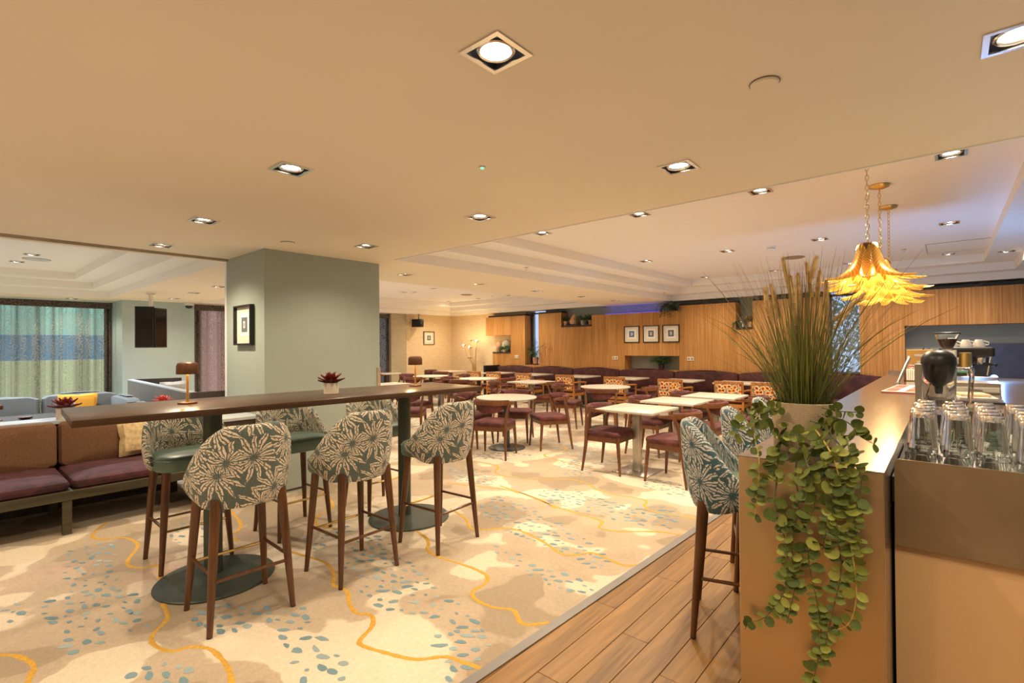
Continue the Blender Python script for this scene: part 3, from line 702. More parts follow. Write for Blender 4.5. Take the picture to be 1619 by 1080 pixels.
# ------------------------------------------------------------------ downlights
def lamp_spot(name, parent, loc, power, color=WARM, size=142, blend=0.75, radius=0.035):
    l = bpy.data.lights.new(name, 'SPOT'); l.energy = power; l.color = color; l.spot_size = radians(size); l.spot_blend = blend; l.shadow_soft_size = radius
    o = bpy.data.objects.new(name, l); COL.objects.link(o); o.parent = parent; o.location = loc
    return o
_dl = {}
def downlight(x, y, z, power, label, group, color=WARM, lit=True):
    key = 'dl' if color == WARM else 'dlc'
    t = thing('downlight', label, 'ceiling light', (x, y, z), 0, group)
    if key not in _dl:
        h = LIGHT_HOLE
        f = G()
        for a in ((-h - .014, h + .014, -h - .014, -h + .004), (-h - .014, h + .014, h - .004, h + .014), (-h - .014, -h + .004, -h + .004, h - .004), (h - .004, h + .014, -h + .004, h - .004)):
            f.box(*a, -0.005, 0.001)
        fo = f.build('frame', 'chrome', None, smooth=False)
        b = G(); hh = h - .002
        b.grid([[(-hh, -hh, 0), (hh, -hh, 0), (hh, hh, 0), (-hh, hh, 0)], [(-hh, -hh, .10), (hh, -hh, .10), (hh, hh, .10), (-hh, hh, .10)]], True)
        b.f.append((4, 5, 6, 7))
        bo = b.build('housing', 'housing', None, smooth=False)
        r = G(); r.lathe([(.066, .012), (.066, .004), (.060, .0), (.054, .002), (.048, .02), (.048, .03)], 28, caps=False)
        ro = r.build('gimbal', 'chrome', None)
        g = G(); g.lathe([(0.0005, .010), (.025, .011), (.040, .016), (.047, .024)], 24, caps=False)
        go = g.build('lamp', 'lamp_glow' if key == 'dl' else 'lamp_glow_cool', None)
        _dl[key] = (fo, bo, ro, go)
        for o in _dl[key]: o.parent = t
    else:
        for o in _dl[key]:
            c = o.copy(); COL.objects.link(c); c.parent = t
    lamp_spot('lamp_beam', t, (0, 0, -0.012), power, color)
    return t
def rowname(i, n): return ('first', 'second', 'third', 'fourth', 'fifth', 'sixth', 'seventh', 'eighth')[i]
ml = ['large square downlight alone near the top middle of the ceiling', 'square downlight left of the small green ceiling indicator', 'square downlight between pillar top and upper left ceiling, above the stools', 'downlight beside the ceiling track, left of the pillar',
      'square downlight just above the right corner of the sage pillar', 'square downlight on low ceiling midway between pillar and soffit edge', 'square downlight on low ceiling just below the green indicator, right side', 'downlight cut by the right edge at upper right corner']
for i, (x, y) in enumerate(MAIN_LIGHTS):
    downlight(x, y, ZC, P_MAIN * (2.6 if i == 3 else 1.4 if i in (11, 15) else 1.0), ml[i] if i < 8 else f'{rowname(i - 8, 8)} of the unseen downlights added to the low ceiling behind the viewpoint', 'downlights in the low ceiling')
for i, (x, y) in enumerate(STRIP_LIGHTS):
    downlight(x, y, ZC, P_STRIP, rowname(i, 5) + ' downlight from the pillar along the flat strip between two ceiling trays', 'downlights in the strip between trays')
for i, (x, y) in enumerate(LOUNGE_STRIP):
    downlight(x, y, ZC, P_STRIP * .8, ('downlight nearest the pillar, on flat ceiling left of it', 'middle downlight above the double television', 'downlight beside the camera dome, farthest on flat ceiling', 'small downlight above the long sheer curtain')[i], 'downlights at the left of the pillar')
rows = ('nearest', 'middle', 'farthest'); cols = ('leftmost', 'second', 'third', 'rightmost')
for i, (x, y) in enumerate(TRAY_R + STEP_LIGHTS):
    lab = f'downlight {cols[i % 4]} in the {rows[i // 4]} row of the right stepped ceiling' if i < 12 else 'downlight at far right on the lower step of the right ceiling'
    downlight(x, y, ZU if i < 12 else ZC + .24, P_TRAY * (1.0 if i < 8 else .45), lab, 'downlights in the right stepped ceiling')
tl = ['downlight beside the smoke detector in far left stepped ceiling', 'bright downlight right of the smoke detector in far left stepped ceiling', 'downlight at the far corner of the left stepped ceiling', 'downlight just past the round vent in left stepped ceiling', 'bright downlight right of the round vent in left stepped ceiling', 'downlight of left stepped ceiling hidden by the strip', 'near downlight of left stepped ceiling hidden by the pillar', 'second near downlight of left stepped ceiling hidden by the pillar']
for i, (x, y) in enumerate(TRAY_L): downlight(x, y, ZU, P_TRAY * (.6 if y > 9 else 1), tl[i], 'downlights in the far left stepped ceiling')
ql = ['bright upper downlight in the lounge ceiling at far left', 'bright lower downlight in the lounge ceiling at far left', 'lounge ceiling downlight hidden by the low ceiling', 'lounge ceiling downlight out of frame at left']
for i, (x, y) in enumerate(TRAY_LOUNGE): downlight(x, y, ZU, P_LOUNGE, ql[i], 'downlights in the lounge ceiling', COOL)

# ceiling fittings
def disc_fitting(name, label, cat, x, y, z, r, m, h=0.012):
    t = thing(name, label, cat, (x, y, z))
    g = G(); g.lathe([(r, 0), (r, -h * .5), (r * .94, -h), (0.0005, -h)], 32); g.build('cover', m, t)
    g = G(); g.lathe([(r * 1.07, 0), (r * 1.07, -h * .3), (r * 1.0, -h * .35)], 32); g.build('rim', 'trim_grey', t)
    return t
disc_fitting('ceiling_cover', 'round cream blanking cover on low ceiling at upper right', 'ceiling cover', -0.51, 2.06, ZC, 0.05, 'ceiling_paint')
disc_fitting('ceiling_cover', 'small round cover on low ceiling in front of the pillar', 'ceiling cover', -4.68, 2.17, ZC, 0.06, 'ceiling_paint')
disc_fitting('ceiling_speaker', 'round tan ceiling speaker above the tall grass plumes', 'ceiling speaker', -1.80, 8.84, ZU, 0.15, 'speaker_grille')
disc_fitting('ceiling_speaker', 'round tan ceiling speaker in far left stepped ceiling', 'ceiling speaker', -9.56, 9.18, ZU, 0.15, 'speaker_grille')
disc_fitting('ceiling_speaker', 'dark round ceiling speaker between the two lounge downlights', 'ceiling speaker', -10.3, 0.98, ZU, 0.15, 'cctv_grey')
t = disc_fitting('emergency_light', 'tiny green indicator light in the middle of the low ceiling', 'emergency light', -1.93, 1.98, ZC, 0.018, 'satin_white', 0.006)
g = G(); g.lathe([(.009, -.006), (.007, -.010), (.0005, -.011)], 14); g.build('led', 'led_green', t)
for x, y, z, lab in ((-1.83, 7.63, ZU, 'white smoke detector on the right stepped ceiling'), (-9.91, 7.73, ZU, 'white smoke detector in far left stepped ceiling')):
    t = thing('smoke_detector', lab, 'smoke detector', (x, y, z))
    g = G(); g.lathe([(.065, 0), (.065, -.014), (.05, -.02)], 28); g.build('base', 'satin_white', t)
    g = G(); g.lathe([(.05, -.02), (.052, -.035), (.044, -.05), (.03, -.056), (.0005, -.056)], 28); g.build('sensor_head', 'satin_white', t)
    g = G(); g.lathe([(.051, -.024), (.053, -.027), (.051, -.030)], 28); g.build('slot_ring', 'trim_grey', t)
for x, y, z, lab in ((-4.5, 5.5, ZC + .12, 'small sprinkler on the step of the right ceiling, left side'), (-4.55, 10.2, ZC + .12, 'small sprinkler on step of right ceiling near oak wall'), (-9.3, 9.9, ZU, 'small sprinkler at the far end of left ceiling'), (-0.45, 9.2, ZU, 'small sprinkler right of the gold pendants')):
    t = thing('sprinkler', lab, 'sprinkler', (x, y, z))
    g = G(); g.lathe([(.035, 0), (.035, -.004), (.02, -.008)], 20); g.build('rose', 'chrome', t)
    g = G(); g.lathe([(.008, -.006), (.008, -.03), (.018, -.034), (.018, -.037), (.0005, -.037)], 14); g.build('nozzle', 'chrome', t)
t = thing('security_camera', 'grey security camera dome at ceiling above teal wall', 'security camera', (-12.45, 3.6, ZC))
g = G(); g.lathe([(.10, 0), (.10, -.05), (.09, -.07), (.0005, -.07)], 28); g.build('base', 'cctv_grey', t)
g = G(); g.lathe([(.07, -.07), (.066, -.10), (.045, -.125), (.0005, -.135)], 28); g.build('dome', 'black', t)
t = thing('wall_speaker', 'black loudspeaker hung from the ceiling by the cream wall', 'speaker', (-12.35, 9.80, ZC))
g = G(); g.tube([(0, 0, 0), (0, 0, -.16)], .012, 8); g.box(-.03, .03, -.03, .03, -.008, 0); g.build('bracket', 'black', t, smooth=False)
g = G(); g.prism([(-.15, -.16), (.16, -.10), (.20, .04), (-.11, .14)], -.40, -.155); o = g.build('cabinet', 'black', t, bevel=.012)
g = G(); g.lathe([(.055, 0), (.055, .006), (.03, .0), (.0005, .01)], 20); o = g.build('cone', 'dark_steel', t, (.185, -.03, -.28)); o.rotation_euler = (0, radians(90), radians(16))

t = thing('access_panel', 'flush access panel outlined in the right stepped ceiling', 'access panel', (.13, 9.45, ZU))
g = G(); g.box(-.33, .33, -.48, .48, -.003, .0); g.build('hatch', 'tray_paint', t, smooth=False)
for a in ((-.335, -.329, -.485, .485), (.329, .335, -.485, .485), (-.33, .33, -.485, -.479), (-.33, .33, .479, .485)):
    g = G(); g.box(*a, -.0045, 0); g.build('edge', 'trim_grey', t, smooth=False)

# ------------------------------------------------------------------ bar stools
def make_stool(fabric, label):
    t = thing('bar_stool', label, 'bar stool', group='upholstered bar stools')
    BX, FY, RY = 0.215, 0.205, -0.205
    for sx in (-1, 1):
        for y0, y1 in ((FY, 0.155), (RY, -0.155)):
            g = G(); g.tube([(sx * BX, y0, 0.0), (sx * lerp(BX, .17, .5), lerp(y0, y1, .5), .34), (sx * .17, y1, .69)], [.0145, .0220, .0265], 12); g.build('leg', 'stool_wood', t)
            g = G(); g.lathe([(.014, 0.0), (.015, .006), (.014, .008)], 12, (sx * BX, y0, 0)); g.build('foot_glide', 'black', t)
    at = lambda sx, y0, y1, z: (sx * lerp(BX, .17, z / .69), lerp(y0, y1, z / .69), z)
    for sx in (-1, 1):
        g = G(); g.tube([at(sx, FY, .155, .30), at(sx, RY, -.155, .30)], .0095, 8); g.build('side_rail', 'stool_wood', t)
    g = G(); g.tube([at(-1, RY, -.155, .27), at(1, RY, -.155, .27)], .0095, 8); g.build('rear_rail', 'stool_wood', t)
    g = G(); g.tube([at(-1, FY, .155, .275), at(1, FY, .155, .275)], .0085, 8); g.build('foot_rail', 'brass', t)
    out = rrect(.465, .455, .13, 8, 0, .02)
    out = [(x * (1 if y > 0 else 1 - .14 * (y / .21) ** 2), y if y > 0 else y * .90) for x, y in out]
    g = G(); g.loft(out, [(.90, .665), (.97, .672), (1.0, .69), (1.0, .735), (.99, .75), (.955, .762), (.88, .771), (.6, .777), (.25, .779)]); so = g.build('seat', 'green_leather', t)
    g = G(); g.tube([(x * 1.0, y * 1.0, .744) for x, y in out + out[:1]], .0042, 6, False); g.build('piping', 'green_leather', so)
    # wrap-round back
    TH = radians(112); nth = 40
    rows, uvs = [], []
    for i in range(nth + 1):
        th = -TH + 2 * TH * i / nth; a = abs(th) / TH
        zt = lerp(1.085, 0.775, smooth01((a - .22) / .82) ** 1.1)
        zb = .636 + .05 * smooth01((a - .5) / .5)
        w = lerp(.052, .026, smooth01((a - .7) / .3))
        prof = []
        for k in range(8):
            q = k / 7; z = lerp(zb, zt - w * .45, q)
            e = .014 * max(0, 1 - q * 5) ** 2
            prof.append((-e + .030 * q + .012 * sin(pi * q), z))
        top = prof[-1][0]
        prof += [(top - w * .15, zt - w * .12), (top - w * .5, zt), (top - w * .85, zt - w * .12)]
        for k in range(7):
            q = 1 - k / 6; z = lerp(max(zb + .02, .70), zt - w * .45, q)
            prof.append((.030 * q + .010 * sin(pi * q) - w, z))
        prof.append((-.03, zb))
        rows.append([(sin(th) * (.243 + d), .005 - cos(th) * (.232 + d) - .055 * max(0, z - .7) * max(0, cos(th)), z) for d, z in prof])
        L = 0; u = []
        for j, (d, z) in enumerate(prof):
            if j: L += sqrt((d - prof[j - 1][0]) ** 2 + (z - prof[j - 1][1]) ** 2)
            u.append((th * .25, .65 + L))
        uvs.append(u)
    nc = len(rows[0])
    for r, u in zip(rows, uvs): r.append(r[0]); u.append((u[0][0], u[-1][1] + .04))
    g = G(); g.grid(rows, False, uvs)
    g.f.append(tuple(range(nc))[::-1]); g.f.append(tuple(nth * (nc + 1) + j for j in range(nc)))
    g.build('backrest', fabric, t, angle=60)
    return t
STOOL = make_stool('stool_fabric', 'leaf-print bar stool nearest the viewer at left, front of high table')
sf = family(STOOL)
STOOL.location = (-3.085, 1.145, 0); STOOL.rotation_euler = (0, 0, radians(88))
g1 = 'upholstered bar stools'
dup(STOOL, sf, (-3.055, 1.845, 0), radians(92), 'leaf-print bar stool, middle one on the near side of high table', g1)
dup(STOOL, sf, (-2.985, 2.555, 0), radians(94), 'leaf-print bar stool, right one on the near side of high table', g1)
dup(STOOL, sf, (-4.115, 1.185, 0), radians(-91), 'leaf-print bar stool facing the viewer at the left end, against the bench', g1)
dup(STOOL, sf, (-4.09, 1.93, 0), radians(-88), 'leaf-print bar stool on far side of table, in front of the pillar', g1)
dup(STOOL, sf, (-4.07, 2.72, 0), radians(-90), 'leaf-print bar stool on far side of table, partly behind right column', g1)
B1 = make_stool('bar_fabric', 'blue leaf-print bar stool nearest the viewer, pulled up to metal bar')
bf = family(B1)
B1.location = (-0.86, 2.80, 0); B1.rotation_euler = (0, 0, radians(-90 + 17))
dup(B1, bf, (-0.86, 3.45, 0), radians(-90 + 20), 'blue leaf-print bar stool second along the metal bar', g1)
dup(B1, bf, (-0.86, 4.15, 0), radians(-90 + 14), 'blue leaf-print bar stool third along the bar, behind the grass pot', g1)

# ------------------------------------------------------------------ high table
TA = radians(-4.0)
ht = thing('high_table', 'long dark wooden high table on two round green pedestals', 'table', (-3.60, 1.84, 0), TA)
g = G(); g.box(-.385, .385, -1.375, 1.375, 1.10, 1.14); g.build('tabletop', 'table_wood', ht, bevel=.004)
Rt = Matrix.Rotation(-TA, 3, 'Z')
for px, py in ((-3.68, 1.20), (-3.64, 2.72)):
    q = Rt @ Vector((px + 3.60, py - 1.84, 0))
    g = G(); g.lathe([(.055, .014), (.055, 1.10)], 28, (q.x, q.y, 0)); po = g.build('pedestal', 'green_metal', ht)
    g = G(); g.lathe([(.345, 0), (.345, .008), (.338, .014), (.06, .018)], 56, (q.x + .07, q.y, 0)); g.build('base_plate', 'green_metal', ht)
    g = G(); g.box(q.x - .2, q.x + .2, q.y - .05, q.y + .05, 1.088, 1.10); g.build('bracket', 'green_metal', ht)

# ------------------------------------------------------------------ mushroom table lamps
def mushroom(x, y, z, label, power, s=1.0, group='copper mushroom table lamps'):
    t = thing('table_lamp', label, 'lamp', (x, y, z), 0, group); t.scale = (s, s, s)
    g = G(); g.lathe([(.055, 0), (.055, .010), (.05, .013), (.0005, .013)], 32); g.build('base', 'copper', t)
    g = G(); g.lathe([(.0075, .012), (.0075, .20)], 14); g.build('stem', 'gold_stem', t)
    g = G(); g.lathe([(.062, .192), (.063, .20), (.062, .245), (.055, .262), (.042, .268), (.03, .262), (.0005, .258)], 36, caps=False); g.lathe([(.060, .194), (.060, .244), (.05, .256), (.0005, .256)], 36, caps=False); g.build('shade', 'copper', t)
    g = G(); g.lathe([(.0005, .212), (.02, .214), (.026, .225), (.015, .24), (.0005, .244)], 18, caps=False); g.build('bulb', 'bulb_glow', t)
    l = bpy.data.lights.new('lamp_light', 'POINT'); l.energy = power; l.color = (1, .66, .30); l.shadow_soft_size = .02
    o = bpy.data.objects.new('lamp_light', l); COL.objects.link(o); o.parent = t; o.location = (0.0, 0, .205)
    return t
mushroom(-3.70, 1.06, 1.14, 'copper mushroom lamp at left on the high table', 4.5)
mushroom(-3.62, 2.83, 1.14, 'copper mushroom lamp at the right end of the high table', 4.5)

# ------------------------------------------------------------------ succulents in cream pots
def succulent(x, y, z, label, m='succulent_red', pot=True, s=1.0, rz=0.0):
    t = thing('potted_succulent', label, 'plant', (x, y, z), rz, 'red succulents'); t.scale = (s, s, s)
    h = .085
    if pot:
        g = G(); g.lathe([(.050, 0), (.054, .003), (.056, h), (.052, h + .001), (.050, h - .012), (.0005, h - .012)], 36); g.build('pot', 'pot_cream', t)
    R = random.Random(int(x * 100))
    for ring, (n, tilt, L, z0) in enumerate(((11, 14, .105, h - .005), (9, 34, .095, h), (6, 58, .075, h + .004), (3, 76, .05, h + .006))):
        for k in range(n):
            a = 2 * pi * (k + ring * .45) / n + R.uniform(-.12, .12); tl = radians(tilt + R.uniform(-6, 6))
            rows = []
            for i in range(6):
                q = i / 5; w = .026 * sin(pi * min(1, .12 + q * .92)) ** .8 * (1 if q < .98 else .1)
                rr = L * q; zz = z0 + rr * sin(tl) + .012 * q * q; rr = rr * cos(tl)
                rows.append([(rr, v * w, zz + .35 * abs(v) * w + e) for v, e in ((-1, 0), (-.5, -.004), (0, -.006), (.5, -.004), (1, 0), (.5, .004), (0, .004), (-.5, .004))])
            g = G(); g.grid(rows, True, caps=True); g.build('leaf', m, t, rz=a)
    return t
succulent(-3.56, 1.98, 1.14, 'dark red succulent in cream pot in the middle of the high table')
succulent(-6.33, 0.80, 0.835, 'dark red succulent in pale pot on the ledge behind the bench, far left', s=1.25)
succulent(-6.40, 1.60, .836, 'pinkish red succulent rising just behind the high table, left of lamp', 'succulent_pink', True, 0.95)

# ------------------------------------------------------------------ dining chairs
def make_chair(label):
    t = thing('dining_chair', label, 'chair', group='plum velvet dining chairs')
    for sx in (-1, 1):
        g = G(); g.tube([(sx * .235, .235, 0), (sx * .225, .215, .24), (sx * .215, .20, .43)], [.013, .020, .0225], 10); g.build('leg', 'chair_wood', t)
        g = G(); g.tube([(sx * .250, -.25, 0), (sx * .235, -.215, .25), (sx * .228, -.195, .43), (sx * .238, -.165, .60), (sx * .252, -.125, .725)], [.013, .020, .023, .020, .016], 10); g.build('leg', 'chair_wood', t)
    g = G(); g.box(-.21, .21, .185, .21, .365, .43); g.box(-.22, .22, -.21, -.185, .365, .43); g.box(-.23, -.205, -.20, .20, .365, .43); g.box(.205, .23, -.20, .20, .365, .43); g.build('seat_frame', 'chair_wood', t, smooth=False)
    g = G(); cushion(g, .50, .475, .06, .09, .425, 0, .015, .25); g.build('seat', 'plum_velvet', t)
    # bent wooden back rail
    rows = []
    for i in range(25):
        th = radians(-104 + 208 * i / 24); a = abs(th) / radians(104)
        hh = lerp(.027, .012, smooth01((a - .5) / .5)); w = lerp(.016, .010, a)
        zc = .728 + .012 * cos(th); c, s_ = cos(th), sin(th)
        rows.append([(s_ * (.268 + d), -.01 - c * (.262 + d), zc + e) for d, e in ((-w, -hh), (0, -hh * 1.1), (w, -hh), (w * 1.2, 0), (w, hh), (0, hh * 1.1), (-w, hh))])
    g = G(); g.grid(rows, True, caps=True); g.build('back_rail', 'chair_wood', t)
    rows = []
    for i in range(21):
        th = radians(-70 + 140 * i / 20); a = abs(th) / radians(70)
        zt = .765 + .010 * cos(th); dz = .160 * max(0.0, 1 - a ** 2.2) ** .6 + .012; zb = zt - dz
        c, s_ = cos(th), sin(th); pr = []
        for d, z in ((.240, zb), (.252, zb + dz * .3), (.254, zt - .05 if dz > .09 else lerp(zb, zt, .5)), (.272, zt - .004), (.262, zt + .006), (.240, zt + .004), (.226, zt - .02 if dz > .05 else lerp(zb, zt, .6)), (.218, lerp(zb, zt, .45)), (.226, zb + dz * .08)):
            pr.append((s_ * d, -.01 - c * (d - .004), z))
        rows.append(pr)
    g = G(); g.grid(rows, True, caps=True); g.build('backrest', 'plum_velvet', t, angle=50)
    return t
CHAIR = make_chair('proto'); cf = family(CHAIR); _first = [True]
def chair(x, y, deg, label):
    """deg: the way the sitter faces, 0 = +Y, 90 = -X"""
    if _first[0]:
        _first[0] = False; CHAIR.location = (x, y, 0); CHAIR.rotation_euler = (0, 0, radians(deg)); CHAIR['label'] = label; return CHAIR
    return dup(CHAIR, cf, (x, y, 0), radians(deg), label)

def make_armchair(label):
    t = thing('armchair', label, 'chair', group='scallop-print armchairs along the sofa')
    for sx in (-1, 1):
        g = G(); g.tube([(sx * .235, .23, 0), (sx * .235, .225, .43), (sx * .245, .215, .64)], [.014, .02, .018], 8); g.build('leg', 'armchair_wood', t)
        g = G(); g.tube([(sx * .235, -.27, 0), (sx * .232, -.23, .43), (sx * .235, -.255, .825)], [.016, .022, .018], 8); g.build('leg', 'armchair_wood', t)
        g = G(); g.tube([(sx * .238, -.245, .665), (sx * .262, -.05, .665), (sx * .262, .14, .655), (sx * .247, .24, .645)], [.016, .02, .022, .018], 8); g.build('arm', 'armchair_wood', t)
    for a in ((-.27, -.235, .785, .832), (-.262, -.232, .475, .515), (-.255, -.228, .30, .34)):
        g = G(); g.box(-.235, .235, *a); g.build('back_rail', 'armchair_wood', t, smooth=False, bevel=.005)
    g = G(); g.box(-.23, .23, -.235, .235, .365, .43); g.build('seat_frame', 'armchair_wood', t, smooth=False, bevel=.004)
    g = G(); g.box(-.216, .216, -.272, -.225, .515, .785); g.uv = {i: (v[0], v[2]) for i, v in enumerate(g.v)}
    g.build('backrest', 'scallop_fabric', t, smooth=False)
    g = G(); cushion(g, .47, .45, .06, .06, .425, 0, .01, .2); g.build('seat', 'plum_velvet', t)
    return t
ARM = make_armchair('proto'); af = family(ARM); _afirst = [True]
def armchair(x, y, deg, label):
    if _afirst[0]:
        _afirst[0] = False; ARM.location = (x, y, 0); ARM.rotation_euler = (0, 0, radians(deg)); ARM['label'] = label; return
    dup(ARM, af, (x, y, 0), radians(deg), label)

# ------------------------------------------------------------------ dining tables
def make_square(label):
    t = thing('square_table', label, 'table', group='square dining tables')
    g = G(); g.box(-.36, .36, -.36, .36, .722, .75); g.build('tabletop', 'table_stone', t, bevel=.004)
    g = G(); g.box(-.042, .042, -.042, .042, .012, .722); g.build('pedestal', 'steel', t, bevel=.004)
    g = G(); g.box(-.22, .22, -.22, .22, 0, .012); g.build('base_plate', 'steel', t, bevel=.003)
    g = G(); g.box(-.2, .2, -.03, .03, .712, .722); g.box(-.03, .03, -.2, .2, .712, .722); g.build('bracket', 'green_metal', t, smooth=False)
    return t
def make_round(label):
    t = thing('round_table', label, 'table', group='round dining tables')
    g = G(); g.lathe([(.0005, .722), (.425, .722), (.44, .728), (.445, .738), (.44, .748), (.43, .75), (.0005, .75)], 64, caps=False); g.build('tabletop', 'table_stone', t)
    g = G(); g.lathe([(.044, .015), (.044, .722)], 24); g.build('pedestal', 'green_metal', t)
    g = G(); g.lathe([(.27, 0), (.27, .008), (.262, .013), (.05, .018)], 44); g.build('base_plate', 'green_metal', t)
    return t
SQ = make_square('proto'); sqf = family(SQ); RD = make_round('proto'); rdf = family(RD); _t = {'s': True, 'r': True}
def table(kind, x, y, label, deg=0.0):
    P, F = (SQ, sqf) if kind == 's' else (RD, rdf)
    if _t[kind]:
        _t[kind] = False; P.location = (x, y, 0); P.rotation_euler = (0, 0, radians(deg)); P['label'] = label; return P
    return dup(P, F, (x, y, 0), radians(deg), label)
def tuck(tx, ty, ang, dist, what, turn=0):
    """a chair at compass angle ang (deg, 0 = +X) round a table centre, facing it"""
    a = radians(ang); chair(tx + dist * cos(a), ty + dist * sin(a), ang + 90 + turn, what)

table('s', -2.77, 5.43, 'nearest square dining table, pale top on square steel column')
chair(-3.06, 5.31, -90 + 3, 'plum velvet dining chair at the left of the nearest square table')
chair(-2.26, 5.31, 90 - 4, 'plum velvet dining chair at right of nearest square table, beside blue bar stools')
table('s', -2.73, 6.50, 'second square dining table, just behind the nearest one')
chair(-3.10, 6.46, -90, 'plum velvet dining chair at the left of the second square table')
chair(-2.34, 6.42, 90, 'plum velvet dining chair at the right of the second square table')
table('s', -2.55, 7.43, 'third square dining table, in front of the scallop-print armchairs')
chair(-2.93, 7.45, -90, 'plum velvet dining chair at the left of the third square table')
chair(-2.12, 7.42, 90, 'plum velvet dining chair at right of third square table, near the grass pot')
table('r', -4.88, 5.48, 'nearest round dining table, behind the right end of high table')
chair(-4.66, 4.98, 22, 'plum velvet dining chair with its back to us at nearest round table')
chair(-4.42, 5.92, 148, 'plum velvet dining chair on the right of the nearest round table')
chair(-5.42, 5.30, -76, 'plum velvet dining chair on the left of nearest round table, behind the stool')
chair(-5.18, 6.02, -150, 'plum velvet dining chair on the far side of nearest round table')
table('r', -4.66, 7.92, 'round dining table in the middle of the back row, near the wall pictures')
chair(-4.35, 7.28, 24, 'plum velvet dining chair with its back to us at middle round table')
chair(-4.02, 8.05, 105, 'plum velvet dining chair on the right of the middle round table')
chair(-5.28, 7.60, -70, 'plum velvet dining chair on the left of the middle round table')
table('s', -6.52, 8.09, 'square dining table left of the middle round table', 0)
chair(-6.90, 7.62, -35, 'plum velvet dining chair at near left of the middle-row square table')
chair(-6.05, 8.10, 92, 'plum velvet dining chair at right of the middle-row square table')
table('r', -8.15, 8.19, 'round dining table behind the right end of the high table, left of the square one')
chair(-8.72, 7.90, -65, 'plum velvet dining chair left of the round table behind high table end')
chair(-7.62, 8.45, 112, 'plum velvet dining chair right of the round table behind high table end')
chair(-7.98, 7.52, 12, 'plum velvet dining chair with its back to us behind high table end')
table('r', -9.87, 8.20, 'round dining table right behind the right mushroom lamp')
chair(-10.50, 8.05, -78, 'plum velvet dining chair left of the round table behind the lamp')
chair(-9.60, 7.52, 18, 'plum velvet dining chair with its back to us right behind the lamp')
chair(-9.45, 8.80, 145, 'plum velvet dining chair at far side of round table behind the lamp')
table('s', -11.22, 10.10, 'farthest dining table under the small picture on the cream wall')
chair(-11.70, 9.85, -80, 'plum velvet dining chair left of the farthest table')
chair(-10.95, 9.55, 15, 'plum velvet dining chair in front of the farthest table')
table('r', -11.90, 8.25, 'round table beside the dark curtain right of the pillar')
chair(-11.62, 7.72, 28, 'plum velvet dining chair by the dark curtain, right of the pillar')
table('s', -8.40, 5.94, 'square table half hidden behind the pillar and high table')
chair(-7.35, 5.75, 80, 'plum velvet dining chair seen under the high table near its right column')
chair(-6.62, 5.05, 40, 'plum velvet dining chair seen between right column and right near-side stool')
table('s', -7.05, 6.10, 'square table with steel column seen under the right end of high table')
# lounge tables beyond the booth
table('s', -10.3, 4.3, 'pale table left of the pillar, beyond the wooden booth')
table('s', -9.1, 3.9, 'second pale table left of pillar, nearer the mushroom lamp')
# tables along the sofa
for i, (x, nm) in enumerate(((-2.32, 'rightmost'), (-3.07, 'second from the right'), (-4.18, 'third from the right'), (-5.43, 'fourth from the right'), (-6.69, 'fifth from the right'), (-8.12, 'second from the left'), (-9.40, 'leftmost'))):
    table('s', x, 10.2, f'pale square table {nm} in the row along the long plum sofa')
for i, (x, nm) in enumerate(((-2.30, 'rightmost'), (-2.92, 'second from the right'), (-4.00, 'third from the right'), (-5.20, 'fourth from the right'), (-6.45, 'fifth from the right'), (-7.65, 'sixth from the right'), (-8.63, 'second from the left'), (-9.33, 'leftmost'))):
    armchair(x, 9.45, 0, f'orange scallop-print wooden armchair, {nm} in the row facing the sofa')
# ------------------------------------------------------------------ long plum sofa under the oak wall
sf_ = thing('banquette_sofa', 'long plum velvet sofa running along the oak wall', 'sofa', (0, 0, 0))
seams = [-10.13, -8.79, -7.42, -6.06, -4.67, -3.29, -1.92, -0.75]
for i in range(len(seams) - 1):
    x0, x1 = seams[i] + .004, seams[i + 1] - .004; w = x1 - x0
    g = G(); cushion(g, w, .13, .47, .03, .44, (x0 + x1) / 2, 11.02, .03); g.build('back_cushion', 'sofa_velvet', sf_)
    g = G(); cushion(g, w, .46, .12, .05, .33, (x0 + x1) / 2, 10.72, .15); g.build('seat_cushion', 'sofa_velvet', sf_)
g = G(); g.box(-10.12, -.76, 10.55, 11.08, .10, .33); g.build('base', 'dark_veneer', sf_, smooth=False)
g = G(); g.box(-10.12, -.76, 10.62, 11.08, 0, .10); g.build('plinth', 'black', sf_, smooth=False)
g = G(); g.box(-10.20, -10.125, 10.45, 11.09, 0, .92); g.build('end_panel', 'black', sf_, smooth=False, bevel=.006)

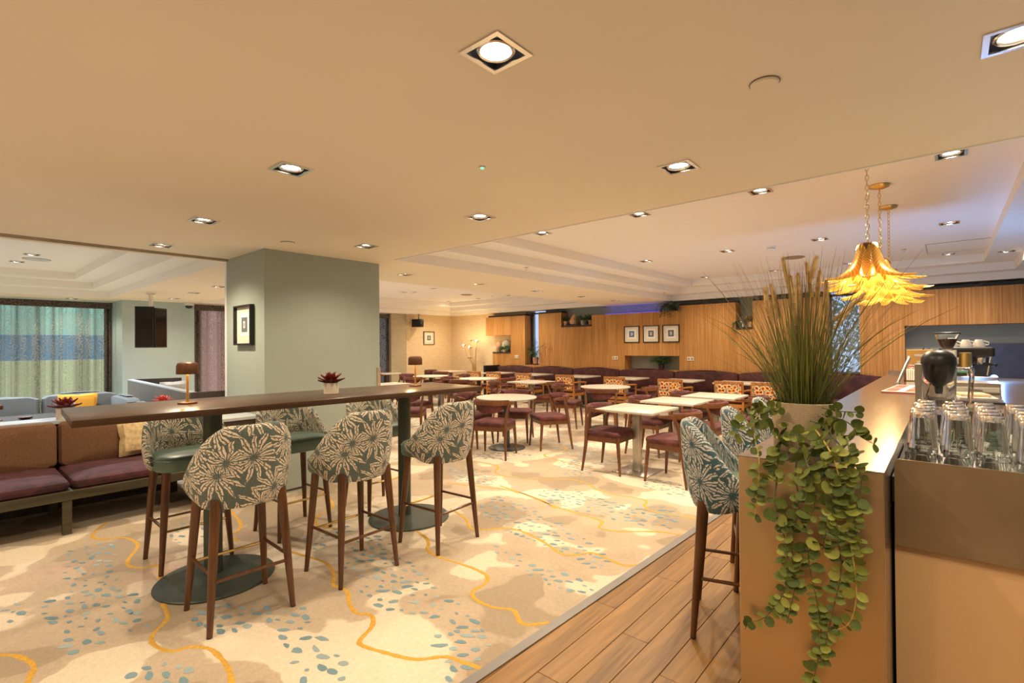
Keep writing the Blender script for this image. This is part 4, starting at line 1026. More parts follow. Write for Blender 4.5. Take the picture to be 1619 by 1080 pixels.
# ------------------------------------------------------------------ bench with brown back at left
bn = thing('bench_seat', 'long bench with plum seat pads and brown back pads, left foreground', 'bench', (0, 0, 0))
YB = (-2.30, -0.95, 0.72, 1.60)
YB = (-2.64, -0.96, 0.72, 1.66)
g = G(); g.box(-5.43, -5.36, -2.7, 1.68, .275, .35); g.box(-6.2, -5.43, -2.7, 1.68, .30, .35); g.build('seat_rail', 'bench_wood', bn, smooth=False, bevel=.003)
for y in (-2.4, -0.9, 0.69, 1.62):
    g = G(); g.box(-5.43, -5.37, y - .03, y + .03, 0, .275); g.build('leg', 'bench_wood', bn, smooth=False, bevel=.003)
    g = G(); g.box(-6.15, -6.09, y - .03, y + .03, 0, .30); g.build('leg', 'bench_wood', bn, smooth=False)
for i in range(3):
    y0, y1 = YB[i] + .006, YB[i + 1] - .006; d = y1 - y0
    g = G(); cushion(g, .82, d, .085, .05, .35, -5.79, (y0 + y1) / 2, .22); g.build('seat_cushion', 'bench_velvet', bn)
    g = G(); rr = rrect(.40, d, .05, 5)
    rows = [[(-6.255 + off + .05 * (1 - (z - .44) / .38) , (y0 + y1) / 2 + y * k, z_) for y, z_ in [(p[1], .63 + p[0] * k) for p in rr]] for off, k, z in ((0, .93, .44), (.02, 1, .44), (.07, 1, .44), (.10, .96, .44), (.12, .8, .44), (.125, .4, .44))]
    rows = [[(x + .09 * (0.82 - z) , y, z) for x, y, z in r] for r in rows]
    g.grid(rows, True, caps=True); g.build('back_cushion', 'brown_fabric', bn)
# ledge behind the bench, running to the pillar
lg = thing('ledge_cabinet', 'grey-topped low dark ledge between the bench and the lounge', 'ledge', (0, 0, 0))
g = G(); g.box(-6.52, -6.28, -2.9, 1.70, .0, .80); g.build('body', 'dark_veneer', lg, smooth=False)
g = G(); g.box(-6.54, -6.25, -2.9, 1.72, .80, .835); g.build('top', 'ledge_grey', lg, smooth=False, bevel=.003)
sb = thing('side_cabinet', 'dark wooden side cabinet with grey top against the pillar', 'cabinet', (0, 0, 0))
g = G(); g.box(-6.05, -5.22, 1.74, 2.12, .06, .79); g.build('body', 'dark_veneer', sb, smooth=False)
g = G(); g.box(-6.07, -5.20, 1.72, 2.13, .79, .82); g.build('top', 'ledge_grey', sb, smooth=False, bevel=.003)
g = G(); g.box(-6.03, -5.24, 1.77, 2.10, 0, .06); g.build('plinth', 'black', sb, smooth=False)
def pillow(name, label, m, loc, w, h, t_, tilt, rz):
    n = 10; g = G()
    for s_ in (-1, 1):
        rows = []
        for i in range(n + 1):
            r = []
            for j in range(n + 1):
                u, v = -1 + 2 * i / n, -1 + 2 * j / n
                pin = 1 - .10 * (1 - abs(u * v) ** .5) * (max(abs(u), abs(v)) ** 4)
                d = t_ * ((1 - u ** 4) * (1 - v ** 4)) ** .5
                r.append((u * w / 2 * pin, s_ * d, h / 2 + v * h / 2 * pin))
            rows.append(r if s_ > 0 else r[::-1])
        g.grid(rows)
    o = g.build(name, m, None, loc, smooth=True); o.rotation_euler = (tilt, 0, rz); return o
tag(pillow('scatter_cushion', '', 'tan_pillow', (-5.98, 1.35, .46), .42, .36, .07, radians(-18), radians(90)), 'patterned tan scatter cushion on the plum bench behind the left bar stool', 'cushion')

# ------------------------------------------------------------------ lounge: grey sofa, booth, lamps, televisions
gs = thing('corner_sofa', 'grey upholstered corner sofa in front of the glowing curtain', 'sofa', (0, 0, 0))
for y0, y1 in ((-2.8, -.82), (-.8, .90), (.92, 1.72)):
    g = G(); cushion(g, .18, y1 - y0 - .01, .46, .05, .42, -9.22, (y0 + y1) / 2, .04); g.build('back_cushion', 'grey_fabric', gs)
    g = G(); cushion(g, .55, y1 - y0 - .01, .14, .05, .30, -8.86, (y0 + y1) / 2, .12); g.build('seat_cushion', 'grey_fabric', gs)
for x0, x1, zt in ((-9.12, -8.15, .44), (-8.14, -7.25, .40)):
    g = G(); cushion(g, x1 - x0, .16, zt, .05, .40, (x0 + x1) / 2, 1.72, .04); g.build('back_cushion', 'grey_fabric', gs)
g = G(); g.box(-9.3, -8.6, -2.8, 1.8, .05, .31); g.box(-8.6, -7.25, 1.2, 1.8, .05, .31); g.build('base', 'grey_fabric', gs, smooth=False)
tag(pillow('scatter_cushion', '', 'orange_fabric', (-8.98, 1.27, .53), .42, .36, .07, radians(-14), radians(86)), 'bright orange scatter cushion on the grey corner sofa', 'cushion')
lt = thing('lounge_table', 'dark brown lounge table behind the bench ledge, far left', 'table', (-7.60, 0.15, 0))
g = G(); g.box(-.35, .35, -.75, .75, .72, .75); g.build('tabletop', 'table_wood', lt, smooth=False, bevel=.003)
for y in (-.45, .45):
    g = G(); g.lathe([(.035, .012), (.035, .72)], 16, (0, y, 0)); g.build('pedestal', 'green_metal', lt)
    g = G(); g.lathe([(.22, 0), (.22, .012), (.04, .016)], 28, (0, y, 0)); g.build('base_plate', 'green_metal', lt)
mushroom(-7.52, .42, .75, 'tiny copper lamp nearer the bench on the lounge table', .5, .62)
mushroom(-7.85, .40, .75, 'tiny copper lamp behind the other one on the lounge table', .5, .62)
t = thing('ash_bowl', 'small dark bowl on the lounge table beside tiny lamps', 'bowl', (-7.45, .62, .75))
g = G(); g.lathe([(.03, 0), (.055, .012), (.06, .026), (.053, .026), (.045, .012), (.0005, .008)], 24); g.build('bowl', 'dark_veneer', t)
g = G(); g.lathe([(.061, .024), (.062, .027), (.055, .028)], 24); g.build('rim', 'copper', t)
bt = thing('booth_partition', 'low ribbed wooden booth partition left of the pillar', 'partition', (0, 0, 0))
def slab(a, b, z0, z1, th, name, m, parent):
    d = Vector((b[0] - a[0], b[1] - a[1])); nn = Vector((-d.y, d.x)).normalized() * th
    g = G(); g.prism([(a[0], a[1]), (b[0], b[1]), (b[0] + nn.x, b[1] + nn.y), (a[0] + nn.x, a[1] + nn.y)][::1], z0, z1); return g.build(name, m, parent, smooth=False)
slab((-6.42, 1.86), (-10.0, 2.02), 0, .985, -.07, 'side_panel', 'grey_veneer', bt)
slab((-6.42, 1.86), (-10.0, 2.02), .985, 1.0, -.075, 'cap', 'ledge_grey', bt)
slab((-9.95, 2.10), (-9.80, 2.72), 0, 1.0, -.06, 'end_panel', 'dark_veneer', bt)
slab((-6.36, 1.86), (-6.36, 2.60), 0, .985, .06, 'end_panel', 'dark_veneer', bt)
slab((-6.36, 1.86), (-6.36, 2.60), .985, 1.0, .065, 'cap', 'dark_veneer', bt)
tag(pillow('scatter_cushion', '', 'white_cushion', (-9.45, 2.45, .66), .45, .33, .07, radians(-20), radians(-70)), 'white scatter cushion inside the wooden booth', 'cushion')
g = G(); cushion(g, 3.2, .45, .14, .05, .45, -8.1, 2.32, .1); g.box(-9.7, -6.5, 2.12, 2.54, 0, .45)
o = tag(g.build('booth_seat', 'grey_fabric'), 'grey seat inside the wooden booth', 'seat')
TVX, TVY = -10.71, 2.50
tv = thing('television', 'pair of black televisions back to back hanging on ceiling pole', 'television', (TVX, TVY, 0))
g = G(); g.lathe([(.035, 1.75), (.035, ZC)], 18); g.lathe([(.07, ZC - .03), (.07, ZC)], 18); g.build('pole', 'chrome', tv)
def tvset(ax, ay, bx, by, z0, z1):
    d = Vector((bx - ax, by - ay)); L = d.length; nrm = Vector((d.y, -d.x)).normalized()
    o = None
    g = G(); q = nrm * .05
    g.prism([(ax, ay), (bx, by), (bx - q.x, by - q.y), (ax - q.x, ay - q.y)], z0, z1); o = g.build('casing', 'black', tv, smooth=False)
    e = d.normalized() * .015; f = nrm * .002
    g = G(); g.prism([(ax + e.x + f.x, ay + e.y + f.y), (bx - e.x + f.x, by - e.y + f.y), (bx - e.x, by - e.y), (ax + e.x, ay + e.y)], z0 + .02, z1 - .015); g.build('screen', 'screen', o, smooth=False)
tvset(-0.02, -.23, .10, .02, 1.51, 2.24)
tvset(.09, .04, -.06, .26, 1.51, 2.22)

# ------------------------------------------------------------------ framed prints
def picture(label, loc, rz, w, h, print_m, depth=.03, group=None):
    """hangs facing local -Y"""
    t = thing('framed_print', label, 'picture', loc, rz, group)
    b = .018; g = G()
    for a in ((-w / 2, w / 2, -h / 2, -h / 2 + b), (-w / 2, w / 2, h / 2 - b, h / 2), (-w / 2, -w / 2 + b, -h / 2 + b, h / 2 - b), (w / 2 - b, w / 2, -h / 2 + b, h / 2 - b)):
        g.box(a[0], a[1], -depth, 0, a[2], a[3])
    g.build('frame', 'black', t, smooth=False)
    g = G(); g.box(-w / 2 + b, w / 2 - b, -.012, -.004, -h / 2 + b, h / 2 - b); g.build('mount', 'mount_cream', t, smooth=False)
    g = G(); g.box(-w * .27, w * .27, -.014, -.012, -h * .27, h * .30); g.build('inner_sheet', 'paper', t, smooth=False)
    g = G(); g.box(-w * .17, w * .17, -.016, -.014, -h * .17, h * .20); p = g.build('print', print_m, t, smooth=False)
    g = G(); g.box(-w * .05, w * .05, -.017, -.016, -h * .07, h * .10); g.build('figure', 'paper', p, smooth=False)
    g = G(); g.box(-w * .018, w * .018, -.018, -.017, -h * .03, h * .06); g.build('figure_detail', 'black', p, smooth=False)
    return t
picture('black-framed print with grey square on the left face of the pillar', (-5.585, 2.139, 1.735), 0, .44, .42, 'print_grey', .045)
gp = 'three framed prints in a row on the oak wall'
for x, lab, pm_ in ((-5.775, 'left of the three black-framed prints on oak wall', 'print_blue'), (-5.275, 'middle of the three black-framed prints on oak wall', 'print_grey'), (-4.785, 'right of the three black-framed prints on oak wall', 'print_grey')):
    picture(lab, (x, YF - .001, 1.745), 0, .405, .40, pm_, .03, gp)
picture('small black-framed print on the cream wall', (-12.599, 10.40, 1.755), radians(90), .44, .42, 'print_grey')

# twin sockets on the oak wall
for x, lab in ((-9.47, 'twin socket plate on oak wall under the vase niche'), (-6.24, 'twin socket plate on oak wall left of low niche'), (-4.34, 'twin socket plate on oak wall right of low niche')):
    t = thing('wall_socket', lab, 'socket', (x, YF, 1.165), 0, 'twin wall sockets')
    g = G(); g.box(-.075, .075, -.012, 0, -.045, .045); g.build('plate', 'socket_white', t, bevel=.004)
    for dx in (-.035, .035):
        g = G(); g.box(dx - .016, dx + .016, -.014, -.012, -.02, .022); g.build('insert', 'trim_grey', t, smooth=False)
        g = G(); g.box(dx + .018, dx + .026, -.016, -.012, .018, .034); g.build('switch', 'satin_white', t, smooth=False)

# ------------------------------------------------------------------ vases and small plants in the niches
def vase(label, x, y, z, prof, m, group=None):
    t = thing('vase', label, 'vase', (x, y, z), 0, group)
    g = G(); g.lathe(prof, 32, caps=False); g.build('body', m, t)
    g = G(); r, zz = prof[-1]; g.lathe([(r + .002, zz - .004), (r + .004, zz + .004), (r - .004, zz + .005), (r - .006, zz - .02), (.0005, zz - .022)], 28, caps=False); g.build('rim', m, t)
    return t
vase('ribbed terracotta vase on left niche shelf', -10.28, 11.22, 1.31, [(.0005, 0), (.05, 0), (.07, .06), (.085, .15), (.085, .22), (.06, .28), (.05, .30)], 'terracotta')
vase('tall pale oval vase behind the trailing plant in left niche', -10.02, 11.26, 1.31, [(.0005, 0), (.08, 0), (.13, .10), (.14, .2), (.12, .29), (.07, .34), (.06, .35)], 'pale_vase')
vase('drop-shaped terracotta vase on high niche shelf', -7.53, 11.22, 2.025, [(.0005, 0), (.06, 0), (.115, .04), (.135, .10), (.115, .17), (.06, .24), (.025, .29)], 'terracotta')
t = thing('wall_ornament', 'small dark curly ornament at the right edge of left niche', 'ornament', (-9.76, 11.2, 1.31))
g = G(); g.box(-.04, .04, -.03, .03, 0, .02); g.build('base', 'black', t, smooth=False)
g = G(); g.tube([(.03 * sin(k * .8), 0, .02 + k * .022) for k in range(13)], .010, 8); g.build('curl', 'black', t)
def leafy(name, label, x, y, z, pot_m, pot_r, pot_h, n, L, droop, m='leaf_plant', seed=1, up=1.0, group=None, w=.012, leafw=None):
    """potted plant: fronds are strips of small leaves on arching stems"""
    t = thing(name, label, 'plant', (x, y, z), 0, group); R = random.Random(seed)
    if pot_h:
        g = G(); g.lathe([(.0005, 0), (pot_r * .82, 0), (pot_r, pot_h), (pot_r * .92, pot_h), (pot_r * .9, pot_h - .02), (.0005, pot_h - .02)], 24, caps=False); g.build('pot', pot_m, t)
    st, lf = G(), G()
    for k in range(n):
        a = R.uniform(0, 2 * pi); l = L * R.uniform(.6, 1.1); path = []
        e0 = radians(R.uniform(45, 85)) * up; px = py = 0; pz = max(pot_h - .01, 0); e = e0
        for i in range(9):
            path.append((px, py, pz)); px += cos(e) * cos(a) * l / 8; py += cos(e) * sin(a) * l / 8; pz += sin(e) * l / 8; e -= droop * R.uniform(.7, 1.2) / 8
            e = max(e, -pi / 2)
        path = [(p[0], min(p[1], 11.40 - y), p[2]) for p in path]
        st.tube(path, .003, 4)
        for i in range(1, 9):
            for s_ in (-1, 1):
                p = Vector(path[i]); aa = a + s_ * R.uniform(.6, 1.3); ll = (leafw or .06) * R.uniform(.7, 1.2)
                d = Vector((cos(aa) * .8, sin(aa) * .8, R.uniform(-.5, .5))).normalized(); sd = d.cross(Vector((R.uniform(-.4, .4), R.uniform(-.4, .4), 1))).normalized() * w
                lf.add([p, p + d * ll * .5 + sd, p + d * ll, p + d * ll * .5 - sd], [(0, 1, 2, 3)])
    st.build('stems', 'stem_green', t); stuff(lf.build('foliage', m, t, smooth=False))
    return t
leafy('trailing_plant', 'green trailing plant spilling over the left niche shelf', -9.98, 11.12, 1.31, 'pot_cream', .05, .07, 26, .38, 3.2, seed=3)
leafy('potted_plant', 'small green plant in terracotta pot, leftmost on the high niche shelf', -7.80, 11.20, 2.025, 'terracotta', .055, .12, 16, .20, .8, seed=4)
leafy('trailing_plant', 'trailing ivy in pale pot hanging off the high niche shelf', -7.20, 11.13, 2.025, 'pale_vase', .06, .12, 26, .42, 3.6, seed=5)
leafy('potted_plant', 'bushy green plant in terracotta pot at right of high niche shelf', -7.01, 11.20, 2.025, 'terracotta', .06, .12, 20, .20, 1.0, seed=6)
leafy('trailing_plant', 'dark green fern trailing over the oak wall above the right picture', -4.78, 11.11, 2.27, 'black', .05, .05, 40, .48, 3.7, 'leaf_dark', seed=7)
leafy('potted_plant', 'spiky green plant in dark pot inside the low niche', -5.10, 11.25, .895, 'shelf_dark', .07, .13, 46, .30, 1.5, seed=8, w=.008, leafw=.09)
leafy('palm_plant', 'small palm in terracotta pot on the narrow window sill', -8.90, 11.27, .975, 'terracotta', .09, .18, 11, .72, .7, seed=9, w=.014, leafw=.20)
leafy('trailing_plant', 'thin trailing plant in the small square niche near the grass', -3.28, 11.12, 1.845, 'black', .03, .05, 12, .30, 3.5, 'leaf_dark', seed=10)
leafy('potted_plant', 'brown grassy plant in terracotta pot in small square niche', -3.10, 11.2, 1.845, 'terracotta', .05, .12, 22, .18, 1.0, 'plume', seed=11)
vase('small white number block in the small square niche', -3.27, 11.2, 1.845, [(.0005, 0), (.035, 0), (.035, .12), (.03, .125), (.02, .125)], 'white_china')

# tree outside the right window
t = thing('garden_tree', 'green tree outside the window behind the grass plumes', 'tree', (-1.4, 14.0, -0.2))
g = G(); g.tube([(0, 0, 0), (.03, 0, 1.2), (-.05, .05, 2.6)], [.12, .09, .04], 10); g.build('trunk', 'stem_green', t)
g = G(); R = random.Random(5)
for k in range(2600):
    v = Vector((R.gauss(0, .65), R.gauss(0, .5), 2.2 + R.gauss(0, .75))); d = Vector((R.uniform(-1, 1), R.uniform(-1, 1), R.uniform(-1, 1))).normalized(); s_ = d.orthogonal().normalized() * .03
    g.add([v, v + d * .05 + s_, v + d * .11, v + d * .05 - s_], [(0, 1, 2, 3)])
stuff(g.build('foliage', 'leaf_plant', t, smooth=False))

# ------------------------------------------------------------------ brass flower floor lamp in the corner
fl = thing('floor_lamp', 'brass floor lamp with flower shades glowing in the cream corner', 'lamp', (-11.10, 10.92, 0))
g = G(); g.lathe([(.14, 0), (.14, .015), (.03, .03)], 28); g.build('base', 'brass', fl)
heads = [((-.35, -.05, 1.50), .9), ((.02, -.16, 1.44), 1.0), ((.20, -.02, 1.62), .8), ((-.12, .02, 1.66), 0), ((-.02, -.10, 1.12), 0)]
for i, (h, lit) in enumerate(heads):
    hv = Vector(h); b = Vector((.02 * (i - 2), .01 * i, .03))
    g = G(); g.tube([b, b + Vector((0, 0, .9)), lerp(b, hv, .62) + Vector((0, 0, .22)), hv], .007, 8); g.build('stem', 'brass', fl)
    R = random.Random(i)
    for k in range(6):
        a = 2 * pi * k / 6; rows = []
        for j in range(5):
            q = j / 4; w = .035 * sin(pi * (.15 + .8 * q)); rr = .02 + .085 * q; zz = -.02 + .07 * q * (1 - .6 * q)
            rows.append([(hv.x + rr * cos(a) - v * w * sin(a), hv.y + rr * sin(a) + v * w * cos(a), hv.z + zz + .01 * abs(v)) for v in (-1, 0, 1)])
        g = G(); g.grid(rows); g.build('petal', 'brass', fl)
    g = G(); g.lathe([(.0005, -.03), (.02, -.02), (.026, 0), (.02, .02), (.0005, .03)], 14, (hv.x, hv.y - .03, hv.z + .02), caps=False)
    g.build('bulb', 'bulb_glow' if lit else 'pot_cream', fl)
    if lit:
        l = bpy.data.lights.new('bulb_light', 'POINT'); l.energy = 8 * lit; l.color = (1, .68, .30); l.shadow_soft_size = .03
        o = bpy.data.objects.new('bulb_light', l); COL.objects.link(o); o.parent = fl; o.location = (hv.x, hv.y - .07, hv.z + .03)
g = G(); g.tube([(.05, .05, .03), (.06, .06, 1.45)], .009, 8); g.build('stem', 'brass', fl)

# blue light strip on top of the oak wall
t = thing('led_strip', 'thin blue light strip lying on top of the oak wall', 'light strip', (-5.9, 11.32, 2.27))
g = G(); g.box(-.75, .75, -.02, .02, 0, .012); g.build('channel', 'trim_grey', t, smooth=False)
g = G(); g.box(-.74, .74, -.012, .012, .012, .017); g.build('diodes', 'led_blue', t, smooth=False)
l = bpy.data.lights.new('led_light', 'AREA'); l.shape = 'RECTANGLE'; l.size = 1.3; l.size_y = .02; l.energy = .45; l.color = (.12, .14, 1)
o = bpy.data.objects.new('led_light', l); COL.objects.link(o); o.parent = t; o.location = (0, 0, .03); o.rotation_euler = (radians(180), 0, 0)

# ------------------------------------------------------------------ gold pendants over the bar
def petal(L, flare, w, a, r0, twist=0.0, droop=1.0, n=11):
    rows, uvs = [], []
    for i in range(n):
        q = i / (n - 1)
        rr = r0 + .10 * q + flare * q ** 3.2; zz = -L * (q - .30 * q ** 3.2) * droop
        ww = w * (sin(pi * min(1, .10 + .80 * q)) ** .7) * (1 - .55 * q ** 3) * (1 if i < n - 1 else .08)
        ang = a + twist * q; r, u = [], []
        for j in range(7):
            v = -1 + j / 3
            aa = ang + v * ww / max(rr, .06) * .85
            bow = .012 * cos(v * pi / 2) - .018 * v * v
            r.append(((rr + bow) * cos(aa), (rr + bow) * sin(aa), zz - .014 * v * v)); u.append(((v + 1) / 2, q))
        rows.append(r); uvs.append(u)
    g = G(); g.grid(rows, False, uvs)
    return g
def make_pendant(label):
    t = thing('pendant_lamp', label, 'pendant light', (0, 0, 0), 0, 'gold leaf pendant lamps')
    g = G(); g.lathe([(.075, 0), (.078, -.006), (.07, -.022), (.04, -.032), (.012, -.036)], 32); g.build('ceiling_rose', 'brass', t)
    g = G(); L = ZU - 2.215; nl = 17; pitch = (L - .04) / nl
    for k in range(nl):
        zc = -.04 - pitch * (k + .5); pts = []
        for j in range(13):
            a = 2 * pi * j / 12; dx, dz = .011 * cos(a), pitch * .60 * sin(a)
            pts.append((dx, 0, zc + dz) if k % 2 else (0, dx, zc + dz))
        g.tube(pts, .0028, 5, False)
    g.build('chain', 'brass', t)
    z0 = 2.215 - ZU
    g = G(); g.lathe([(.012, .01), (.03, 0), (.045, -.02), (.04, -.04), (.0005, -.045)], 24); o = g.build('crown', 'copper', t, (0, 0, z0))
    for k in range(8):
        a = 2 * pi * k / 8
        o = petal(.36, .17 + .04 * (k % 2), .10, a, .045, .12).build('petal', 'gold_leaf', t, (0, 0, z0 - .01), angle=80)
    for k in range(9):
        a = 2 * pi * (k + .5) / 9
        o = petal(.40, .13 + .05 * (k % 3 == 0), .085, a, .05, -.1).build('petal', 'gold_leaf', t, (0, 0, z0 - .04), angle=80)
    for k in range(7):
        a = 2 * pi * k / 7 + .2
        rows = []
        for i in range(6):
            q = i / 5; ww = .018 * sin(pi * (.1 + .85 * q)); rr = .03 + .055 * q; zz = .0 - .09 * q * q + .04 * q
            rows.append([(rr * cos(a) - v * ww * sin(a), rr * sin(a) + v * ww * cos(a), zz) for v in (-1, 0, 1)])
        g = G(); g.grid(rows); g.build('calyx_leaf', 'copper' if k % 2 else 'brass', t, (0, 0, z0))
    g = G(); g.lathe([(.0005, -.03), (.022, -.02), (.03, .005), (.02, .03), (.012, .06), (.0005, .07)], 18, (0, 0, z0 - .20), caps=False); g.build('bulb', 'pendant_bulb', t)
    g = G(); g.lathe([(.016, -.13), (.016, -.04)], 14, (0, 0, z0)); g.build('lamp_holder', 'brass', t)
    l = bpy.data.lights.new('pendant_light', 'POINT'); l.energy = 8.0; l.color = (1, .76, .36); l.shadow_soft_size = .04
    o = bpy.data.objects.new('pendant_light', l); COL.objects.link(o); o.parent = t; o.location = (0, 0, z0 - .27)
    return t
PEN = make_pendant('nearest gold leaf pendant on a chain above the metal bar'); PEN.location = (-.42, 4.40, ZU)
pf = family(PEN)
dup(PEN, pf, (-.42, 5.30, ZU), .4, 'second gold leaf pendant above the bar, mostly behind the nearest')
dup(PEN, pf, (-.42, 6.19, ZU), .9, 'farthest gold leaf pendant above the bar, shortest in view')
# ------------------------------------------------------------------ metal bar
bar = thing('bar_counter', 'long brushed metal bar counter with bronze end panel', 'bar', (0, 0, 0))
XL, XR, Y0, Y1, ZB = -.568, -.150, 1.885, 7.97, 1.10
g = G(); g.prism([(XL + .012, Y0 + .02), (XR - .012, Y0 + .04), (XR - .012, Y1), (XL + .012, Y1)], .08, ZB - .03); g.build('body', 'dark_veneer', bar, smooth=False)
g = G(); g.prism([(XL, Y0), (XR, Y0 + .026), (XR, Y0 + .046), (XL, Y0 + .02)], 0, ZB - .002); g.build('end_panel', 'bar_bronze', bar, smooth=False, bevel=.002)
g = G(); g.prism([(XL, Y0 + .021), (XL + .012, Y0 + .021), (XL + .012, Y1), (XL, Y1)], 0, ZB - .03); g.build('front_panel', 'bar_bronze', bar, smooth=False)
g = G(); g.prism([(XR - .012, Y0 + .047), (XR, Y0 + .047), (XR, Y1), (XR - .012, Y1)], 0, ZB - .03); g.build('rear_panel', 'bar_steel', bar, smooth=False)
for a, b in ((Y0, 4.62), (4.623, Y1)):
    sk = .026 if a == Y0 else 0
    g = G(); g.prism([(XL - .001, a - .002), (XR + .001, a + sk - .002), (XR + .001, b), (XL - .001, b)], ZB - .03 if a != Y0 else ZB - .004, ZB)
    if a == Y0: g.prism([(XL, a + .05), (XR, a + .05), (XR, b), (XL, b)], ZB - .03, ZB - .004)
    g.build('worktop', 'bar_steel', bar, smooth=False)
g = G(); g.box(XL, XR, Y1, Y1 + .03, 0, ZB + .045); g.build('upstand', 'bar_steel', bar, smooth=False)

# back counter with beige front, brown steel guard and glass shelf
bc = thing('back_counter', 'beige back counter with steel shelf at right of the bar', 'counter', (0, 0, 0))
g = G(); g.box(-.142, 1.6, 2.165, 2.185, 0, .93); g.build('front_panel', 'beige_panel', bc, smooth=False)
g = G(); g.box(-.13, 1.6, 2.19, 3.1, .90, .97); g.box(-.13, 1.6, 3.1, 4.3, .90, .95); g.build('shelf', 'satin_white', bc, smooth=False)
g = G(); g.box(-.13, 1.6, 2.20, 4.3, 0, .90); g.build('body', 'dark_veneer', bc, smooth=False)
g = G(); g.box(-.13, .75, 4.3, 7.9, 0, 1.06); g.build('body', 'dark_veneer', bc, smooth=False)
g = G(); g.box(-.14, .77, 4.29, 7.9, 1.06, 1.085); g.build('shelf', 'bar_steel', bc, smooth=False)
g = G(); g.box(-.146, -.132, 2.15, 2.9, .955, 1.04); g.build('rubber_mat', 'black', bc, smooth=False)
g = G(); r_ = .014
pts = [(-.139 + r_ - r_ * cos(a), 1.104 - r_ + r_ * sin(a)) for a in (0, .4, .8, 1.2, pi / 2)]
prof = [(-.139, .812)] + pts + [(1.6, 1.10), (1.6, .82)]
g.add([(x, 2.14, z) for x, z in prof] + [(x, 2.146, z) for x, z in prof], [tuple(range(len(prof)))] + [tuple(range(2 * len(prof) - 1, len(prof) - 1, -1))] + [(i, i + len(prof), (i + 1) % len(prof) + len(prof), (i + 1) % len(prof)) for i in range(len(prof))])
g.box(-.10, -.06, 2.146, 2.165, .83, .92); g.box(.9, .94, 2.146, 2.165, .83, .92)
g.build('guard_panel', 'brown_steel', bc, smooth=False)

# ------------------------------------------------------------------ stacked glasses
def fluted(prof, n=40, flutes=20, depth=.05, z0=0):
    g = G(); rows = []
    for r, z, k in prof:
        rows.append([((r * (1 + k * depth * (cos(flutes * 2 * pi * j / n) - 1) * .5)) * cos(2 * pi * j / n), (r * (1 + k * depth * (cos(flutes * 2 * pi * j / n) - 1) * .5)) * sin(2 * pi * j / n), z0 + z) for j in range(n)])
    return g.grid(rows, True)
LOWG = fluted([(.0005, 0, 0), (.026, 0, 0), (.028, .004, 0), (.026, .012, .4), (.0285, .03, 1), (.034, .075, 1), (.0405, .118, .8), (.0425, .130, 0), (.0428, .140, 0), (.0412, .141, 0), (.040, .136, 0), (.037, .10, 0), (.030, .05, 0), (.022, .02, 0), (.0005, .017, 0)])
UPG = fluted([(.0005, .132, 0), (.026, .133, 0), (.030, .131, 0), (.0325, .124, .3), (.034, .105, .8), (.037, .06, .8), (.0405, .015, .4), (.0425, .003, 0), (.0425, .0, 0), (.0405, .0, 0), (.0385, .012, 0), (.035, .06, 0), (.031, .112, 0), (.0005, .116, 0)], 36, 9, .05)
low_o = up_o = None
def put_glass(kind, x, y, z, rz, label, group):
    global low_o, up_o
    src = low_o if kind == 'low' else up_o
    if src is None:
        o = (LOWG if kind == 'low' else UPG).build('tumbler', 'clear_glass', None, (x, y, z), rz, angle=50)
        if kind == 'low': low_o = o
        else: up_o = o
    else:
        o = src.copy(); COL.objects.link(o); o.location = (x, y, z); o.rotation_euler = (0, 0, rz)
    tag(o, label, 'glass', group)
R = random.Random(2)
nr = ('nearest', 'second', 'third', 'fourth', 'fifth', 'farthest'); nc_ = ('leftmost', 'second', 'third', 'fourth', 'fifth', 'sixth')
for r_i, y in enumerate((2.27, 2.375, 2.48, 2.60, 2.72, 2.86)):
    for c_i in range(5):
        x = -.078 + .094 * c_i + R.uniform(-.004, .004) + (.01 if r_i % 2 else 0)
        put_glass('low', x, y, .971, R.random() * 6, f'upright fluted glass, {nc_[c_i]} column of the {nr[r_i]} row, bottom layer', 'fluted glasses of the lower layer')
        if r_i != 0 or c_i in (3, 9):
            put_glass('up', x + R.uniform(-.002, .002), y, 1.1125, R.random() * 6, f'upturned glass, {nc_[c_i]} column of the {nr[r_i]} row, top layer', 'upturned glasses of the upper layer')

# ------------------------------------------------------------------ juicer jug, post, menu and coffee corner
jx, jy = -.035, 3.66
jg = thing('blender_jug', 'glass blender jug with black domed lid behind the stacked glasses', 'blender', (jx, jy, .951))
g = G(); g.loft(rrect(.17, .17, .04), [(1, 0), (1, .05), (.9, .10), (.78, .15)]); g.build('motor_base', 'black', jg)
g = G(); out = rrect(.155, .155, .045, 6)
rows = [[(x * k, y * k, z) for x, y in out] for k, z in ((.72, .15), (.86, .17), (.90, .20), (1, .40), (1.02, .425), (.97, .425), (.95, .40), (.85, .20), (.74, .175))]
g.grid(rows, True, caps=True); g.build('jug', 'smoked_glass', jg)
g = G(); g.tube([(.075, -.01, .40), (.125, -.02, .40), (.135, -.02, .36), (.128, -.02, .24), (.115, -.02, .20), (.07, -.01, .20)], .012, 10); g.build('handle', 'smoked_glass', jg)
g = G(); g.lathe([(.0005, .505), (.035, .502), (.062, .485), (.076, .46), (.078, .425), (.074, .40), (.06, .34), (.035, .315), (.02, .30), (.016, .26), (.0005, .255)], 36, caps=False); g.build('lid', 'black', jg)
t = thing('steel_post', 'upright flat steel post left of the blender jug', 'post', (-.118, 3.52, .951))
g = G(); g.box(-.015, .015, -.006, .006, .01, .43); g.build('blade', 'steel', t, smooth=False, bevel=.002)
g = G(); g.box(-.03, .03, -.04, .04, 0, .01); g.build('foot', 'steel', t, smooth=False)
